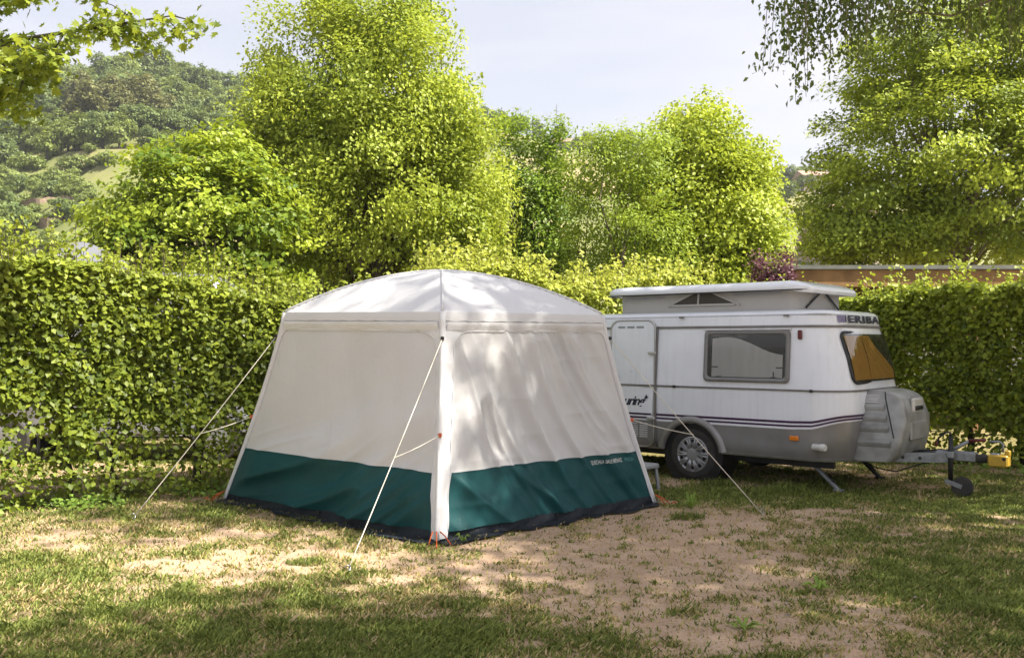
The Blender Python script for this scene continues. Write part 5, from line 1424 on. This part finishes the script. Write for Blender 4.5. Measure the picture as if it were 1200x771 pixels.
def tuft(label, x, y, n, r, h):
    root_p = []; fs = []; ti = []
    for k in range(n):
        a = random.random() * 6.28; rr = r * math.sqrt(random.random()); hh = h * random.uniform(.35, 1.25) * (1.15 - .6 * rr / r); b = Vector((math.cos(a) * rr * 1.6, math.sin(a) * rr, 0))
        aa = random.random() * 6.28; d = Vector((math.cos(aa), math.sin(aa), 0)); s = Vector((-d.y, d.x, 0)) * .0035
        i = len(root_p); root_p += [b - s, b + s, b + d * hh * .3 + s * .8 + Vector((0, 0, hh * .65)), b + d * hh * .3 - s * .8 + Vector((0, 0, hh * .65)), b + d * hh * .8 + Vector((0, 0, hh))]
        fs += [(i, i + 1, i + 2, i + 3), (i + 3, i + 2, i + 4)]; ti += [random.uniform(0, .45)] * 5
    o = mesh_obj('grass_tuft', root_p, fs, M['grass']); o.location = (x, y, 0)
    at = o.data.attributes.new('tint', 'FLOAT', 'POINT'); at.data.foreach_set('value', ti)
    tag(o, label, 'grass tuft', 'taller grass tufts on the pitch')
tuft('dense round grass tuft on bare soil left of the front guy rope', -1.49, 6.85, 420, .10, .055)
tuft('tall grass tuft beside the right guy rope peg', 1.60, 8.55, 200, .10, .10)
tuft('tall grass clump under the caravan sill right of the wheel', 2.95, 10.15, 420, .16, .12)
tuft('tall grass clump against the front of the caravan tyre', 2.32, 10.55, 320, .13, .11)
tuft('grass clump at the foot of the front corner steady', 2.75, 10.0, 260, .14, .08)
tuft('grass clump in the lower right corner of the lawn', 2.75, 5.6, 420, .13, .07)
fl = []
for k in range(16):
    Y = random.uniform(5.2, 8.8); X = random.uniform(-.42, .45) * Y
    if -2.9 < X < 1.4 and Y > 7.2: continue
    vv = [(c[0] * .05, c[1] * .05 - .025, abs(c[0]) * .03 + .02) for c in LEAF5_V]
    o = mesh_obj('fallen_leaf', vv, LEAF5_F, M['bark_pale'] if k % 3 else M['L_back']); o.location = (X, Y, .012); o.rotation_euler = (random.uniform(-.3, .3), random.uniform(-.3, .3), random.random() * 6)
    tag(o, 'small curled dry fallen leaf on the grass', 'leaf', 'fallen leaves')

def pebbles():
    n = 900
    Y = 4.6 + 5.5 * rng.random(n) ** 1.3; X = (rng.random(n) * 2 - 1) * .55 * Y
    k = grass_mask(X, Y) < .38; X, Y = X[k], Y[k]
    ok = ~((X > -2.9) & (X < 1.4) & (Y > 7.3)); X, Y = X[ok], Y[ok]
    mb = MB()
    for x, y in zip(X, Y):
        r = .003 + .008 * random.random() ** 2; z = float(ground_z(x, y))
        p = [Vector((x + r * random.uniform(.7, 1.2) * a, y + r * random.uniform(.7, 1.2) * b, z + r * c)) for a, b, c in ((1, 0, 0), (.3, .9, .1), (-.8, .5, 0), (-.7, -.7, .1), (.4, -.9, 0), (0, 0, .7), (0, 0, -.5))]
        mb.add(p, [(i, (i + 1) % 5, 5) for i in range(5)] + [((i + 1) % 5, i, 6) for i in range(5)])
    tag(mb.build('gravel_bits', M['gravel']), 'scattered small stones and clods on the bare soil', 'gravel', kind='stuff')
pebbles()

# ------------------------------------------------------------------ summer haze
m, nt, out = new_mat('haze')
pv = nt.nodes.new('ShaderNodeVolumePrincipled')
pv.inputs['Color'].default_value = (0.86, 0.90, 1.0, 1); pv.inputs['Density'].default_value = 0.0003; pv.inputs['Anisotropy'].default_value = 0.2
nt.links.new(pv.outputs['Volume'], out.inputs['Volume'])
hb = MB().box((0, 650, 57), (1900, 1760, 117)).build('haze', m)
tag(hb, 'thin pale summer haze over the valley', 'haze', kind='stuff')
